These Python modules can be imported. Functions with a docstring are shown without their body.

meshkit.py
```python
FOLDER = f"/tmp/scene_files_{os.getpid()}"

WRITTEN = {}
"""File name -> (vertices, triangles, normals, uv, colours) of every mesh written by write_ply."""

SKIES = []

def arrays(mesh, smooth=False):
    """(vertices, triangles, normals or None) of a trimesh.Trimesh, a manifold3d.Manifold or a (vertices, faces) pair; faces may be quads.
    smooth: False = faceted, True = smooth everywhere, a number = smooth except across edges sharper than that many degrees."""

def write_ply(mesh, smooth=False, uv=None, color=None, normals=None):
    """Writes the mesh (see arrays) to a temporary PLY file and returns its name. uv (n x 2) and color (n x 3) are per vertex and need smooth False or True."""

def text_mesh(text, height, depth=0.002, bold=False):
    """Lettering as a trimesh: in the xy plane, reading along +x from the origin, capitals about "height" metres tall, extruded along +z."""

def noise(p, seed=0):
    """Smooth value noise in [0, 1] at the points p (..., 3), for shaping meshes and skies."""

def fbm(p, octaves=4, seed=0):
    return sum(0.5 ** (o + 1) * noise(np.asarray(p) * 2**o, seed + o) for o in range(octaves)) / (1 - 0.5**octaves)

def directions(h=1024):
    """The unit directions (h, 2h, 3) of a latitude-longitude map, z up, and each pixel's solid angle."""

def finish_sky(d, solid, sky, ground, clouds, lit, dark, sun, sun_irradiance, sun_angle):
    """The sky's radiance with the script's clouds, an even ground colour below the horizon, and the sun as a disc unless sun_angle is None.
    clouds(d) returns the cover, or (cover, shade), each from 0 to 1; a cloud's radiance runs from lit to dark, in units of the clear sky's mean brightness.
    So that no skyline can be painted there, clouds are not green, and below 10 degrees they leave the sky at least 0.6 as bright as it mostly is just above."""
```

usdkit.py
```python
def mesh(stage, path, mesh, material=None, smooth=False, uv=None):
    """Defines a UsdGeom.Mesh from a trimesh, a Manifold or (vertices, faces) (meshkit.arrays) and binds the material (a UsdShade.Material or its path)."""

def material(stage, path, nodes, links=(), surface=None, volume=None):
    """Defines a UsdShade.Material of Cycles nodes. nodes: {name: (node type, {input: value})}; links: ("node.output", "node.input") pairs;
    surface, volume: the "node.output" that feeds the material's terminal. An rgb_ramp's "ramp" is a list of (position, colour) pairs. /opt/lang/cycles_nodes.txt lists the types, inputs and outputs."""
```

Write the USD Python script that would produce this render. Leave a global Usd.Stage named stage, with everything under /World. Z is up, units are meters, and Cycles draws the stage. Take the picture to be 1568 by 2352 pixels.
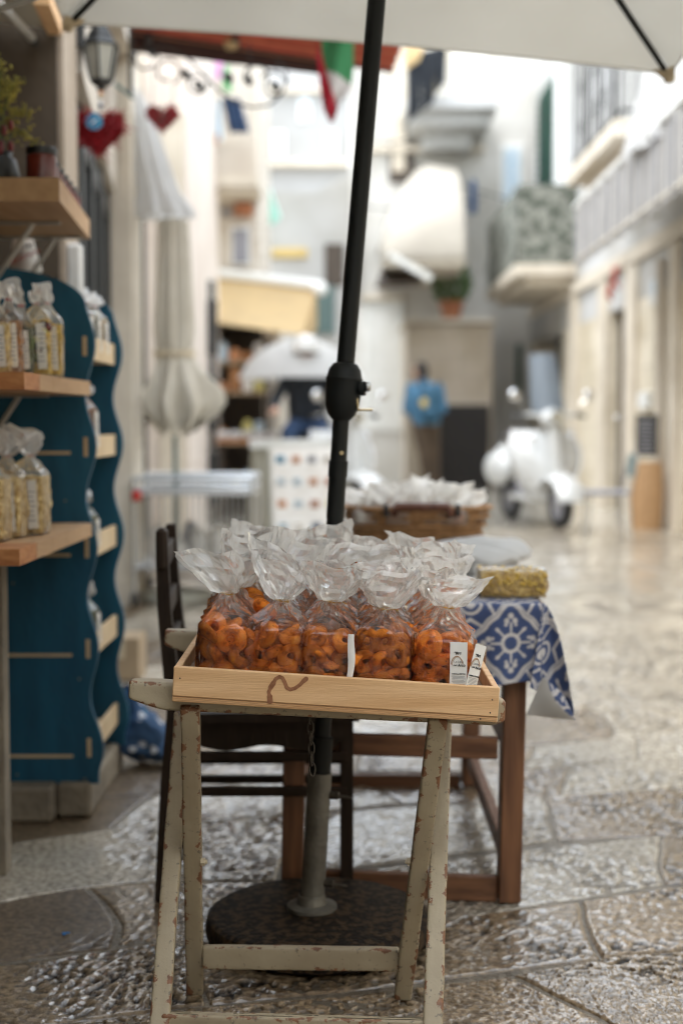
import math, random
import numpy as np, trimesh, usdkit, meshkit
from meshkit import noise, fbm
from pxr import Usd, UsdGeom, UsdLux, UsdShade, Sdf, Gf, Vt
import manifold3d as m3

stage = Usd.Stage.CreateInMemory()
UsdGeom.SetStageUpAxis(stage, UsdGeom.Tokens.z)
UsdGeom.SetStageMetersPerUnit(stage, 1.0)
UsdGeom.Xform.Define(stage, '/World')
UsdGeom.Scope.Define(stage, '/World/Looks')
PI = math.pi
# ------------------------------------------------------------------ camera, sky, sun, exposure
EXPOSURE = 1.64
CAM_Z, PITCH, FPX = 1.15, math.atan(206 / 3267), 3267.0
cam = UsdGeom.Camera.Define(stage, '/World/camera')
cam.CreateHorizontalApertureAttr(24.0); cam.CreateVerticalApertureAttr(36.0)
cam.CreateFocalLengthAttr(50.0); cam.CreateFStopAttr(2.0); cam.CreateFocusDistanceAttr(2.52)
cam.CreateClippingRangeAttr(Gf.Vec2f(0.05, 500)); cam.CreateExposureAttr(EXPOSURE)
cam.AddTranslateOp().Set(Gf.Vec3d(0, 0, CAM_Z)); cam.AddRotateXOp().Set(90 - math.degrees(PITCH))
SUN_EL, SUN_AZ = math.radians(57), math.atan2(-0.80, -0.60)
sky = usdkit.material(stage, '/World/Looks/overcast_sky', {
    'sky': ('sky_texture', {'sky_type': 'single_scattering', 'sun_disc': False, 'sun_elevation': SUN_EL, 'sun_rotation': SUN_AZ, 'aerosol_density': 2.0}),
    'n': ('noise_texture', {'scale': 2.2, 'detail': 4.0}), 'tc': ('texture_coordinate', {}),
    'r': ('rgb_ramp', {'ramp': [(0.3, (5.9, 6.45, 7.1)), (0.7, (8.1, 8.65, 9.15))]}),
    'mx': ('mix', {'fac': 0.86}), 'bg': ('background_shader', {'strength': 0.15})},
    [('tc.generated', 'n.vector'), ('n.fac', 'r.fac'), ('sky.color', 'mx.color1'), ('r.color', 'mx.color2'), ('mx.color', 'bg.color')], surface='bg.background')
dome = UsdLux.DomeLight.Define(stage, '/World/sky')
UsdShade.MaterialBindingAPI.Apply(dome.GetPrim()).Bind(sky)
sun = UsdLux.DistantLight.Define(stage, '/World/sun')
sun.CreateNormalizeAttr(True); sun.CreateIntensityAttr(0.16); sun.CreateAngleAttr(25.0); sun.CreateColorAttr(Gf.Vec3f(1, 0.98, 0.96))
_d = np.array([math.sin(SUN_AZ) * math.cos(SUN_EL), math.cos(SUN_AZ) * math.cos(SUN_EL), math.sin(SUN_EL)])
sun.AddRotateZOp().Set(math.degrees(math.atan2(_d[1], _d[0])) + 90); sun.AddRotateXOp().Set(90 - math.degrees(SUN_EL))

# ------------------------------------------------------------------ helpers
rng = np.random.default_rng(7); R_ = random.Random(11)

def at(px, py, Y):
    """The point at distance Y down the street on the sight line through a place of the picture (1568 x 2352)."""
    r, u = (px - 784) / FPX, (1176 - py) / FPX
    d = np.array([r, math.cos(PITCH) + math.sin(PITCH) * u, -math.sin(PITCH) + math.cos(PITCH) * u])
    return np.array([0, 0, CAM_Z]) + d * (Y / d[1])

def ground(y):
    t = np.clip((np.asarray(y, float) - 4.0) / 9.0, 0, 1)
    return 0.22 * t * t * (3 - 2 * t)

def V(*a): return np.array(a, float)

def unit(v):
    v = np.asarray(v, float); return v / max(np.linalg.norm(v), 1e-12)

class MB:
    def __init__(s): s.v, s.f, s.n, s.a = [], [], 0, {}
    def add(s, v, f, **attrs):
        v, f = np.asarray(v, float), np.asarray(f, int)
        if f.shape[1] == 4: f = np.vstack([f[:, [0, 1, 2]], f[:, [0, 2, 3]]])
        s.v.append(v); s.f.append(f + s.n); s.n += len(v)
        for k, x in attrs.items(): s.a.setdefault(k, []).append(np.asarray(x, float))
        return s
    def box(s, c, size, ch=0.0, M=None):
        h = np.asarray(size, float) / 2
        if ch > 0:
            ch = min(ch, h.min() * 0.8); P = []
            for sx in (-1, 1):
                for sy in (-1, 1):
                    for sz in (-1, 1):
                        q = V(sx, sy, sz) * h
                        for k in range(3):
                            w = q.copy() - V(sx, sy, sz) * ch; w[k] = q[k]; P.append(w)
            t = trimesh.Trimesh(P).convex_hull; v, f = np.array(t.vertices), np.array(t.faces)
        else:
            t = trimesh.creation.box(extents=2 * h); v, f = np.array(t.vertices), np.array(t.faces)
        if M is not None: v = v @ np.asarray(M).T
        return s.add(v + np.asarray(c, float), f)
    def span(s, lo, hi, ch=0.0):
        lo, hi = np.minimum(lo, hi), np.maximum(lo, hi)
        return s.box((lo + hi) / 2, hi - lo, ch)
    def bar(s, a, b, w, h, side=(1, 0, 0), ch=0.003):
        a, b = np.asarray(a, float), np.asarray(b, float)
        z = unit(b - a); x = unit(np.asarray(side, float) - z * np.dot(side, z)); y = np.cross(z, x)
        return s.box((a + b) / 2, (w, h, np.linalg.norm(b - a)), ch, np.stack([x, y, z], 1))
    def tube(s, pts, r, n=8, close=False, cap=True):
        pts = np.asarray(pts, float); L = len(pts); rr = np.broadcast_to(np.asarray(r, float), L)
        T = np.gradient(pts, axis=0) if not close else np.roll(pts, -1, 0) - np.roll(pts, 1, 0)
        T = T / np.maximum(np.linalg.norm(T, axis=1, keepdims=True), 1e-9)
        up = V(0, 0, 1) if abs(T[0][2]) < 0.9 else V(1, 0, 0); x = unit(np.cross(up, T[0])); ring = []
        for k in range(L):
            x = unit(x - T[k] * np.dot(x, T[k])); y = np.cross(T[k], x)
            an = np.arange(n) / n * 2 * PI
            ring.append(pts[k] + rr[k] * (np.cos(an)[:, None] * x + np.sin(an)[:, None] * y))
        v = np.vstack(ring); i, j = np.meshgrid(np.arange(L if close else L - 1), np.arange(n), indexing='ij')
        i2, j2 = (i + 1) % L, (j + 1) % n
        q = np.stack([i * n + j, i * n + j2, i2 * n + j2, i2 * n + j], -1).reshape(-1, 4)
        f = np.vstack([q[:, [0, 1, 2]], q[:, [0, 2, 3]]])
        if cap and not close:
            v = np.vstack([v, pts[0], pts[-1]]); c0, c1 = L * n, L * n + 1; k = np.arange(n); k2 = (k + 1) % n
            f = np.vstack([f, np.stack([np.full(n, c0), k2, k], 1), np.stack([np.full(n, c1), (L - 1) * n + k, (L - 1) * n + k2], 1)])
        return s.add(v, f)
    def cyl(s, a, b, r0, r1=None, n=14): return s.tube([a, b], [r0, r0 if r1 is None else r1], n)
    def lathe(s, prof, c=(0, 0, 0), n=20, M=None, lobes=None):
        pr = np.asarray(prof, float); an = np.arange(n) / n * 2 * PI
        k = np.ones((len(pr), n)) * (1 if lobes is None else lobes(an[None, :], pr[:, 1:2]))
        v = np.stack([pr[:, :1] * np.cos(an) * k, pr[:, :1] * np.sin(an) * k, np.broadcast_to(pr[:, 1:2], k.shape)], -1).reshape(-1, 3)
        if M is not None: v = v @ np.asarray(M).T
        i, j = np.meshgrid(np.arange(len(pr) - 1), np.arange(n), indexing='ij'); j2 = (j + 1) % n
        return s.add(v + np.asarray(c, float), np.stack([i * n + j, i * n + j2, (i + 1) * n + j2, (i + 1) * n + j], -1).reshape(-1, 4))
    def ball(s, c, r, sub=2, scale=(1, 1, 1), M=None):
        t = trimesh.creation.icosphere(subdivisions=sub, radius=1.0); v = np.array(t.vertices) * np.asarray(scale, float) * r
        if M is not None: v = v @ np.asarray(M).T
        return s.add(v + np.asarray(c, float), np.array(t.faces))
    def grid(s, P, thick=0.0, **attrs):
        """A sheet from points P (nu, nv, 3); thick gives it a back."""
        nu, nv = P.shape[:2]; i, j = np.meshgrid(np.arange(nu - 1), np.arange(nv - 1), indexing='ij')
        q = np.stack([i * nv + j, (i + 1) * nv + j, (i + 1) * nv + j + 1, i * nv + j + 1], -1).reshape(-1, 4)
        v = P.reshape(-1, 3)
        if not thick: return s.add(v, q, **{k: x.reshape(-1, *x.shape[2:]) for k, x in attrs.items()})
        nrm = np.cross(np.gradient(P, axis=0), np.gradient(P, axis=1)); nrm /= np.maximum(np.linalg.norm(nrm, axis=-1, keepdims=True), 1e-12)
        w = (P - nrm * thick).reshape(-1, 3); N = len(v)
        rim = np.concatenate([np.arange(nv), np.arange(1, nu) * nv + nv - 1, (nu - 1) * nv + np.arange(nv - 2, -1, -1), np.arange(nu - 2, 0, -1) * nv])
        r2 = np.roll(rim, -1)
        return s.add(np.vstack([v, w]), np.vstack([q, q[:, ::-1] + N, np.stack([rim, r2, r2 + N, rim + N], 1)]), **{k: np.concatenate([x.reshape(-1, *x.shape[2:])] * 2) for k, x in attrs.items()})
    def poly(s, pts, depth, M=np.eye(3), o=(0, 0, 0), holes=()):
        from shapely.geometry import Polygon
        g = pts if hasattr(pts, 'geom_type') else Polygon(pts, holes)
        for k in getattr(g, 'geoms', [g]):
            t = trimesh.creation.extrude_polygon(k, depth, engine='earcut')
            s.add(np.array(t.vertices) @ np.asarray(M).T + np.asarray(o, float), np.array(t.faces))
        return s
    def mesh(s, t, M=np.eye(3), o=(0, 0, 0)):
        return s.add(np.array(t.vertices) @ np.asarray(M).T + np.asarray(o, float), np.array(t.faces))
    def build(s, name, mat, parent=None, smooth=False, label=None):
        return obj(name, (np.vstack(s.v), np.vstack(s.f)), mat, parent, smooth, {k: np.concatenate(x) for k, x in s.a.items()}, label)

taken, base_of = {}, {}
def numbered(parent, name):
    k = (parent, name); taken[k] = taken.get(k, -1) + 1
    return f'{parent}/{name}' if taken[k] == 0 else f'{parent}/{name}_{taken[k]:03d}'

def tag(p, label=None, cat=None, group=None, kind=None):
    for k, x in (('label', label), ('category', cat), ('group', group), ('kind', kind)):
        if x: p.SetCustomDataByKey(k, x)
    return p

def obj(name, mesh, mat, parent=None, smooth=False, attrs=None, label=None):
    path = numbered(parent.GetPath().pathString if parent else '/World', name)
    v, f = mesh; origin = base_of.get(str(parent.GetPath()), V(0, 0, 0)) if parent else V(0, 0, 0)
    m = usdkit.mesh(stage, path, (v - origin, f), M[mat] if isinstance(mat, str) else mat, smooth=smooth)
    for k, x in (attrs or {}).items():
        col = x.ndim == 2
        pv = UsdGeom.PrimvarsAPI(m).CreatePrimvar(k, Sdf.ValueTypeNames.Color3fArray if col else Sdf.ValueTypeNames.FloatArray, 'vertex')
        pv.Set(Vt.Vec3fArray.FromNumpy(x.astype(np.float32)) if col else Vt.FloatArray.FromNumpy(x.astype(np.float32)))
    base_of[path] = origin
    if label: tag(m.GetPrim(), label)
    return m.GetPrim()

def thing(name, label, cat, loc=(0, 0, 0), group=None):
    path = numbered('/World', name); x = UsdGeom.Xform.Define(stage, path)
    x.AddTranslateOp().Set(Gf.Vec3d(*map(float, loc))); base_of[path] = np.asarray(loc, float)
    return tag(x.GetPrim(), label, cat, group)

def sub(name, parent, loc=None):
    """A part made only of sub-parts."""
    path = numbered(str(parent.GetPath()), name); UsdGeom.Xform.Define(stage, path); base_of[path] = base_of[str(parent.GetPath())]
    return stage.GetPrimAtPath(path)

def text_on(mb, txt, height, o, right, up, bold=False, depth=0.0006, center=True):
    t = meshkit.text_mesh(txt, height, depth, bold); r, u = unit(right), unit(up); Mx = np.stack([r, u, np.cross(r, u)], 1)
    off = V(t.bounds[1][0] / 2 if center else 0, 0, 0)
    v = (np.array(t.vertices) - off) @ Mx.T + np.asarray(o, float)
    return mb.add(v, np.array(t.faces))

def rot(axis, deg):
    return trimesh.transformations.rotation_matrix(math.radians(deg), axis)[:3, :3]

def body_mesh(bones, edge=0.025, it=12):
    parts = []
    for p0, r0, p1, r1 in bones:
        a = m3.Manifold.sphere(r0, 16).translate([float(x) for x in p0]); b = m3.Manifold.sphere(r1, 16).translate([float(x) for x in p1])
        parts.append(m3.Manifold.batch_hull([a, b]))
    w = parts[0]
    for p in parts[1:]: w = w + p
    w = w.refine_to_length(edge).to_mesh(); t = trimesh.Trimesh(w.vert_properties[:, :3], w.tri_verts, process=True)
    trimesh.smoothing.filter_taubin(t, iterations=it)
    return np.array(t.vertices), np.array(t.faces)

# ------------------------------------------------------------------ materials
M = {}
def mat(name, c1, c2=None, scale=8.0, rough=0.6, bump=0.0, bscale=None, metallic=0.0, stretch=(1, 1, 1), lo=0.35, hi=0.65, spec=0.5, coat=0.0, trans=0.0, vary=0.0, detail=4.0, bdist=0.02, rvar=0.0, coords='object'):
    n = {'tc': ('texture_coordinate', {}), 'geo': ('geometry', {}), 'mp': ('mapping', {'scale': stretch}), 'p': ('principled_bsdf', {'roughness': rough, 'metallic': metallic, 'specular_ior_level': spec, 'coat_weight': coat, 'coat_roughness': 0.1})}
    l = [('geo.position' if coords == 'world' else 'tc.object', 'mp.vector')]; c2 = c2 or tuple(x * 0.82 for x in c1)
    n['n'] = ('noise_texture', {'scale': scale, 'detail': detail}); n['r'] = ('rgb_ramp', {'ramp': [(lo, c1), (hi, c2)]})
    l += [('mp.vector', 'n.vector'), ('n.fac', 'r.fac')]; out = 'r.color'
    if vary:
        n['oi'] = ('object_info', {}); n['vr'] = ('map_range', {'to_min': 1 - vary, 'to_max': 1 + vary}); n['hs'] = ('hsv', {})
        l += [('oi.random', 'vr.value'), ('vr.result', 'hs.value'), (out, 'hs.color')]; out = 'hs.color'
    l.append((out, 'p.base_color'))
    if rvar:
        n['rr'] = ('map_range', {'from_min': 0.3, 'from_max': 0.7, 'to_min': max(rough - rvar, 0.03), 'to_max': rough + rvar}); l += [('n.fac', 'rr.value'), ('rr.result', 'p.roughness')]
    if bump:
        n['bn'] = ('noise_texture', {'scale': bscale or scale * 3, 'detail': 5.0}); n['b'] = ('bump', {'strength': bump, 'distance': bdist})
        l += [('mp.vector', 'bn.vector'), ('bn.fac', 'b.height'), ('b.normal', 'p.normal')]
    s = 'p.BSDF'
    if trans:
        n['tr'] = ('translucent_bsdf', {}); n['m'] = ('mix_closure', {'fac': trans}); l += [(out, 'tr.color'), ('p.BSDF', 'm.closure1'), ('tr.BSDF', 'm.closure2')]; s = 'm.closure'
    M[name] = usdkit.material(stage, '/World/Looks/' + name, n, l, surface=s)

def print_mat(name, rough=0.7, trans=0.0, bump=0.0, bscale=300.0):
    """Cloth or paper whose print is the mesh's own colour attribute."""
    n = {'a': ('attribute', {'attribute': 'col'}), 'p': ('principled_bsdf', {'roughness': rough}), 'tc': ('texture_coordinate', {}), 'bn': ('noise_texture', {'scale': bscale}), 'b': ('bump', {'strength': bump, 'distance': 0.002})}
    l = [('a.color', 'p.base_color'), ('tc.object', 'bn.vector')]; s = 'p.BSDF'
    if bump: l += [('bn.fac', 'b.height'), ('b.normal', 'p.normal')]
    if trans:
        n['tr'] = ('translucent_bsdf', {}); n['m'] = ('mix_closure', {'fac': trans}); l += [('a.color', 'tr.color'), ('p.BSDF', 'm.closure1'), ('tr.BSDF', 'm.closure2')]; s = 'm.closure'
    M[name] = usdkit.material(stage, '/World/Looks/' + name, n, l, surface=s)

def block_mat(name, c1, c2, mortar, w=0.55, h=0.28):
    M[name] = usdkit.material(stage, '/World/Looks/' + name, {
        'g': ('geometry', {}), 'mp': ('mapping', {'rotation': (PI / 2, 0, 0)}), 'sx': ('separate_xyz', {}), 'ad': ('math', {'math_type': 'add'}), 'cx': ('combine_xyz', {}),
        'b': ('brick_texture', {'color1': c1, 'color2': c2, 'mortar': mortar, 'scale': 1.0, 'mortar_size': 0.008, 'mortar_smooth': 0.3, 'brick_width': w, 'row_height': h}),
        'n': ('noise_texture', {'scale': 1.6, 'detail': 6.0}), 'r': ('rgb_ramp', {'ramp': [(0.3, (0.72, 0.68, 0.6)), (0.65, (1, 1, 1))]}), 'mu': ('mix', {'mix_type': 'multiply', 'fac': 1.0}),
        'n2': ('noise_texture', {'scale': 30.0}), 'bp': ('bump', {'strength': 0.4, 'distance': 0.02}), 'p': ('principled_bsdf', {'roughness': 0.85})},
        [('g.position', 'sx.vector'), ('sx.x', 'ad.value1'), ('sx.y', 'ad.value2'), ('ad.value', 'cx.x'), ('sx.z', 'cx.y'), ('cx.vector', 'b.vector'), ('g.position', 'n.vector'), ('n.fac', 'r.fac'),
         ('b.color', 'mu.color1'), ('r.color', 'mu.color2'), ('mu.color', 'p.base_color'), ('g.position', 'n2.vector'), ('n2.fac', 'bp.height'), ('bp.normal', 'p.normal')], surface='p.BSDF')

block_mat('limestone_blocks', (0.76, 0.69, 0.56), (0.68, 0.61, 0.48), (0.58, 0.52, 0.42))
block_mat('grey_stone_blocks', (0.56, 0.48, 0.38), (0.50, 0.42, 0.33), (0.42, 0.36, 0.28), 0.6, 0.3)
mat('white_plaster', (0.54, 0.535, 0.52), (0.40, 0.385, 0.35), 0.9, 0.85, 0.25, 12, coords='world')
mat('cream_plaster', (0.64, 0.585, 0.50), (0.54, 0.47, 0.385), 1.6, 0.85, 0.25, 12, coords='world')
mat('pink_plaster', (0.72, 0.64, 0.56), (0.62, 0.52, 0.44), 1.2, 0.85, 0.25, 12, coords='world')
mat('hood_cream', (0.47, 0.43, 0.36), (0.40, 0.36, 0.30), 1.5, 0.85, 0.2, 14)
mat('far_plaster', (0.40, 0.395, 0.385), (0.32, 0.31, 0.29), 0.5, 0.85, coords='world')
mat('bright_plaster', (0.66, 0.64, 0.60), (0.50, 0.475, 0.42), 0.8, 0.85, 0.25, 12, coords='world')
mat('limestone', (0.68, 0.61, 0.50), (0.55, 0.48, 0.38), 3.0, 0.8, 0.3, 20, coords='world')
mat('lit_pier_stone', (0.40, 0.32, 0.24), (0.32, 0.25, 0.18), 2.2, 0.85, 0.25, 25); mat('shaded_taupe_plaster', (0.10, 0.073, 0.047), (0.08, 0.057, 0.037), 2.2, 0.85, 0.25, 25, coords='world')  # pier front has shade in its colour, its side face has light
mat('dark_stone', (0.30, 0.25, 0.18), (0.2, 0.165, 0.12), 9, 0.7, 0.5, 40)
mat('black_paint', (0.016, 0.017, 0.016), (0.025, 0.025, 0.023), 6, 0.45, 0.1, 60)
mat('black_iron', (0.012, 0.013, 0.013), (0.03, 0.028, 0.025), 30, 0.5, 0.2, 80)
mat('brown_door', (0.10, 0.075, 0.055), (0.06, 0.045, 0.034), 5, 0.6, 0.3, 20, stretch=(8, 8, 1))
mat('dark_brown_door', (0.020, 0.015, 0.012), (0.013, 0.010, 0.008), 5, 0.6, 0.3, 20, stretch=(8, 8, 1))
mat('green_shutter', (0.012, 0.065, 0.04), (0.008, 0.045, 0.03), 8, 0.55)
mat('grey_green_shutter', (0.11, 0.17, 0.16), (0.08, 0.13, 0.125), 8, 0.6)
mat('canopy_cloth', (0.80, 0.78, 0.73), (0.76, 0.74, 0.69), 3, 0.85, 0.12, 400, trans=0.42)
mat('canopy_trim', (0.62, 0.52, 0.36), (0.55, 0.46, 0.32), 30, 0.8)
mat('white_cloth', (0.70, 0.69, 0.67), (0.64, 0.63, 0.61), 5, 0.85, 0.15, 200, trans=0.45)
mat('valance_cloth', (0.52, 0.50, 0.47), (0.46, 0.44, 0.41), 5, 0.85, trans=0.3); mat('parasol_cloth', (0.86, 0.85, 0.83), (0.82, 0.81, 0.79), 5, 0.85, trans=0.7); mat('cream_cloth', (0.72, 0.67, 0.57), (0.62, 0.57, 0.47), 5, 0.85, 0.15, 200, trans=0.15)
mat('tan_cloth', (0.72, 0.55, 0.30), (0.66, 0.50, 0.28), 5, 0.85, trans=0.3)
mat('red_cloth', (0.46, 0.15, 0.11), (0.38, 0.12, 0.09), 6, 0.8, trans=0.55)
mat('shaded_valance', (0.05, 0.02, 0.014), None, 6, 0.8)  # valance lying in shadow, the shade put into its cloth colour
mat('black_cloth', (0.012, 0.015, 0.02), (0.02, 0.024, 0.03), 8, 0.85)
mat('navy_cloth', (0.02, 0.045, 0.10), (0.03, 0.06, 0.13), 8, 0.85)
mat('pale_blue_cloth', (0.50, 0.66, 0.78), (0.6, 0.72, 0.8), 8, 0.85)
mat('pink_cloth', (0.74, 0.34, 0.62), (0.82, 0.50, 0.74), 9, 0.85)
mat('green_cloth', (0.12, 0.42, 0.16), (0.16, 0.5, 0.2), 8, 0.85)
mat('mint_cloth', (0.42, 0.78, 0.66), (0.55, 0.82, 0.74), 6, 0.85)
mat('grey_cloth', (0.24, 0.24, 0.27), (0.3, 0.3, 0.33), 8, 0.85)
mat('netting', (0.07, 0.08, 0.06), (0.26, 0.26, 0.22), 9, 0.9, 0.6, 30, lo=0.42, hi=0.58)
mat('pole_black', (0.007, 0.008, 0.007), (0.010, 0.011, 0.010), 20, 0.5, 0.05, 200, rvar=0.08, spec=0.25)
mat('steel_tube', (0.24, 0.23, 0.20), (0.15, 0.14, 0.12), 14, 0.5, 0.2, 90, metallic=0.5)
mat('chrome', (0.85, 0.85, 0.86), (0.8, 0.8, 0.8), 5, 0.08, metallic=1.0)
mat('brass', (0.62, 0.50, 0.30), None, 20, 0.3, metallic=1.0)
mat('granite', (0.065, 0.040, 0.021), (0.010, 0.007, 0.005), 55, 0.6, 0.3, 120, lo=0.42, hi=0.52, detail=3.0, spec=0.2)
mat('pine', (0.76, 0.48, 0.245), (0.62, 0.35, 0.155), 3.2, 0.62, 0.15, 30, stretch=(1, 16, 16), lo=0.36, hi=0.74, detail=7.0)
mat('pine_dark', (0.30, 0.20, 0.12), (0.22, 0.14, 0.08), 4.0, 0.7, 0.2, 20, stretch=(1, 12, 12))
mat('ply_layer', (0.50, 0.28, 0.13), None, 10, 0.65)
mat('brand_brown', (0.22, 0.085, 0.035), (0.32, 0.14, 0.065), 120, 0.75)
mat('table_wood', (0.22, 0.098, 0.045), (0.12, 0.05, 0.023), 4.0, 0.5, 0.2, 18, stretch=(14, 14, 1), rvar=0.1)
mat('table_wood_across', (0.22, 0.098, 0.045), (0.12, 0.05, 0.023), 4.0, 0.5, 0.2, 18, stretch=(1, 14, 14), rvar=0.1)
mat('chair_wood', (0.022, 0.014, 0.009), (0.034, 0.021, 0.014), 5, 0.55, 0.15, 20, stretch=(6, 6, 1), spec=0.2)
mat('shelf_wood', (0.50, 0.31, 0.16), (0.42, 0.25, 0.12), 3.0, 0.6, 0.15, 18, stretch=(10, 1, 10))
mat('end_grain', (0.50, 0.22, 0.075), (0.36, 0.13, 0.04), 14, 0.65, 0.2, 60, stretch=(1, 1, 3))
mat('light_wood', (0.66, 0.50, 0.30), (0.58, 0.42, 0.24), 6, 0.6)
mat('teal_paint', (0.004, 0.100, 0.178), (0.002, 0.066, 0.122), 7, 0.55, 0.18, 60, stretch=(3, 3, 0.6), lo=0.3, hi=0.7, detail=7.0, rvar=0.06)
mat('bracket_metal', (0.42, 0.40, 0.36), None, 20, 0.5, metallic=0.3)
mat('white_paint', (0.80, 0.80, 0.77), (0.74, 0.74, 0.70), 6, 0.5)
mat('scooter_paint', (0.60, 0.61, 0.60), (0.58, 0.59, 0.58), 5, 0.22, coat=0.7)
mat('rubber', (0.02, 0.02, 0.021), (0.03, 0.03, 0.03), 40, 0.7, 0.2, 90)
mat('dark_seat', (0.03, 0.025, 0.022), None, 9, 0.5)
mat('terracotta', (0.48, 0.20, 0.10), (0.4, 0.16, 0.08), 9, 0.8)
mat('leaf_green', (0.06, 0.13, 0.03), (0.12, 0.2, 0.05), 15, 0.6, trans=0.25)
mat('mimosa', (0.52, 0.43, 0.06), (0.20, 0.19, 0.04), 20, 0.7, trans=0.2)
mat('berry_red', (0.14, 0.01, 0.012), (0.2, 0.015, 0.015), 12, 0.4)
mat('raffia_red', (0.30, 0.006, 0.010), (0.18, 0.004, 0.007), 60, 0.5, vary=0.0)
mat('medallion_blue', (0.02, 0.16, 0.30), (0.03, 0.22, 0.36), 15, 0.4)
mat('jam_red', (0.16, 0.025, 0.014), (0.10, 0.014, 0.01), 12, 0.2, coat=0.6)
mat('lid_black', (0.014, 0.014, 0.014), None, 9, 0.3)
mat('paper', (0.78, 0.75, 0.70), (0.72, 0.69, 0.63), 9, 0.75)
mat('ink_black', (0.03, 0.03, 0.035), None, 9, 0.8)
mat('ink_grey', (0.25, 0.25, 0.27), None, 9, 0.8)
mat('ink_red', (0.62, 0.05, 0.04), None, 9, 0.8)
mat('ink_brown', (0.46, 0.30, 0.19), None, 9, 0.8)
mat('cardboard', (0.40, 0.30, 0.19), (0.34, 0.25, 0.155), 6, 0.8)
mat('wicker', (0.52, 0.29, 0.13), (0.30, 0.15, 0.06), 60, 0.6, 0.8, 70, stretch=(1, 1, 2.5), lo=0.4, hi=0.6)
mat('wicker_handle', (0.10, 0.035, 0.018), (0.15, 0.05, 0.025), 30, 0.5, 0.5, 60)
mat('pasta_yellow', (0.86, 0.62, 0.17), (0.66, 0.42, 0.07), 90, 0.6, 0.9, 100, lo=0.42, hi=0.6)
mat('pasta_pale', (0.84, 0.66, 0.32), (0.56, 0.36, 0.12), 70, 0.6, 0.9, 80, lo=0.42, hi=0.6)
mat('biscuit_brown', (0.50, 0.24, 0.09), (0.3, 0.12, 0.045), 50, 0.6, 0.9, 60, lo=0.42, hi=0.6)
mat('herb_green', (0.14, 0.17, 0.06), (0.07, 0.08, 0.035), 50, 0.6, 0.9, 60, lo=0.42, hi=0.6)
mat('tie_gold', (0.62, 0.38, 0.10), (0.5, 0.3, 0.08), 60, 0.4)
mat('skin', (0.58, 0.36, 0.26), (0.54, 0.33, 0.24), 9, 0.6)
mat('hair_dark', (0.02, 0.016, 0.014), (0.035, 0.028, 0.022), 40, 0.6)
mat('jacket_blue', (0.10, 0.25, 0.40), (0.07, 0.18, 0.30), 8, 0.8, 0.3, 30)
mat('backpack_blue', (0.025, 0.10, 0.17), (0.018, 0.07, 0.12), 8, 0.7)
mat('trousers_brown', (0.105, 0.072, 0.046), (0.08, 0.055, 0.035), 8, 0.85, 0.3, 30)
mat('yellow_patch', (0.72, 0.55, 0.18), None, 9, 0.7)
mat('helmet_white', (0.74, 0.72, 0.68), None, 5, 0.2, coat=0.6)
mat('steel_bright', (0.62, 0.63, 0.63), (0.55, 0.56, 0.57), 12, 0.3, metallic=0.9)
mat('board_grey', (0.42, 0.41, 0.34), (0.38, 0.37, 0.31), 6, 0.6)
mat('yellow_board', (0.74, 0.55, 0.22), None, 6, 0.7)
mat('blue_bit', (0.02, 0.16, 0.42), None, 9, 0.6)
mat('goods_orange', (0.62, 0.30, 0.14), (0.5, 0.22, 0.1), 14, 0.7, vary=0.25)
mat('goods_white', (0.76, 0.73, 0.68), (0.66, 0.62, 0.56), 14, 0.6, vary=0.15)
mat('goods_yellow', (0.74, 0.66, 0.24), None, 14, 0.6)
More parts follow.
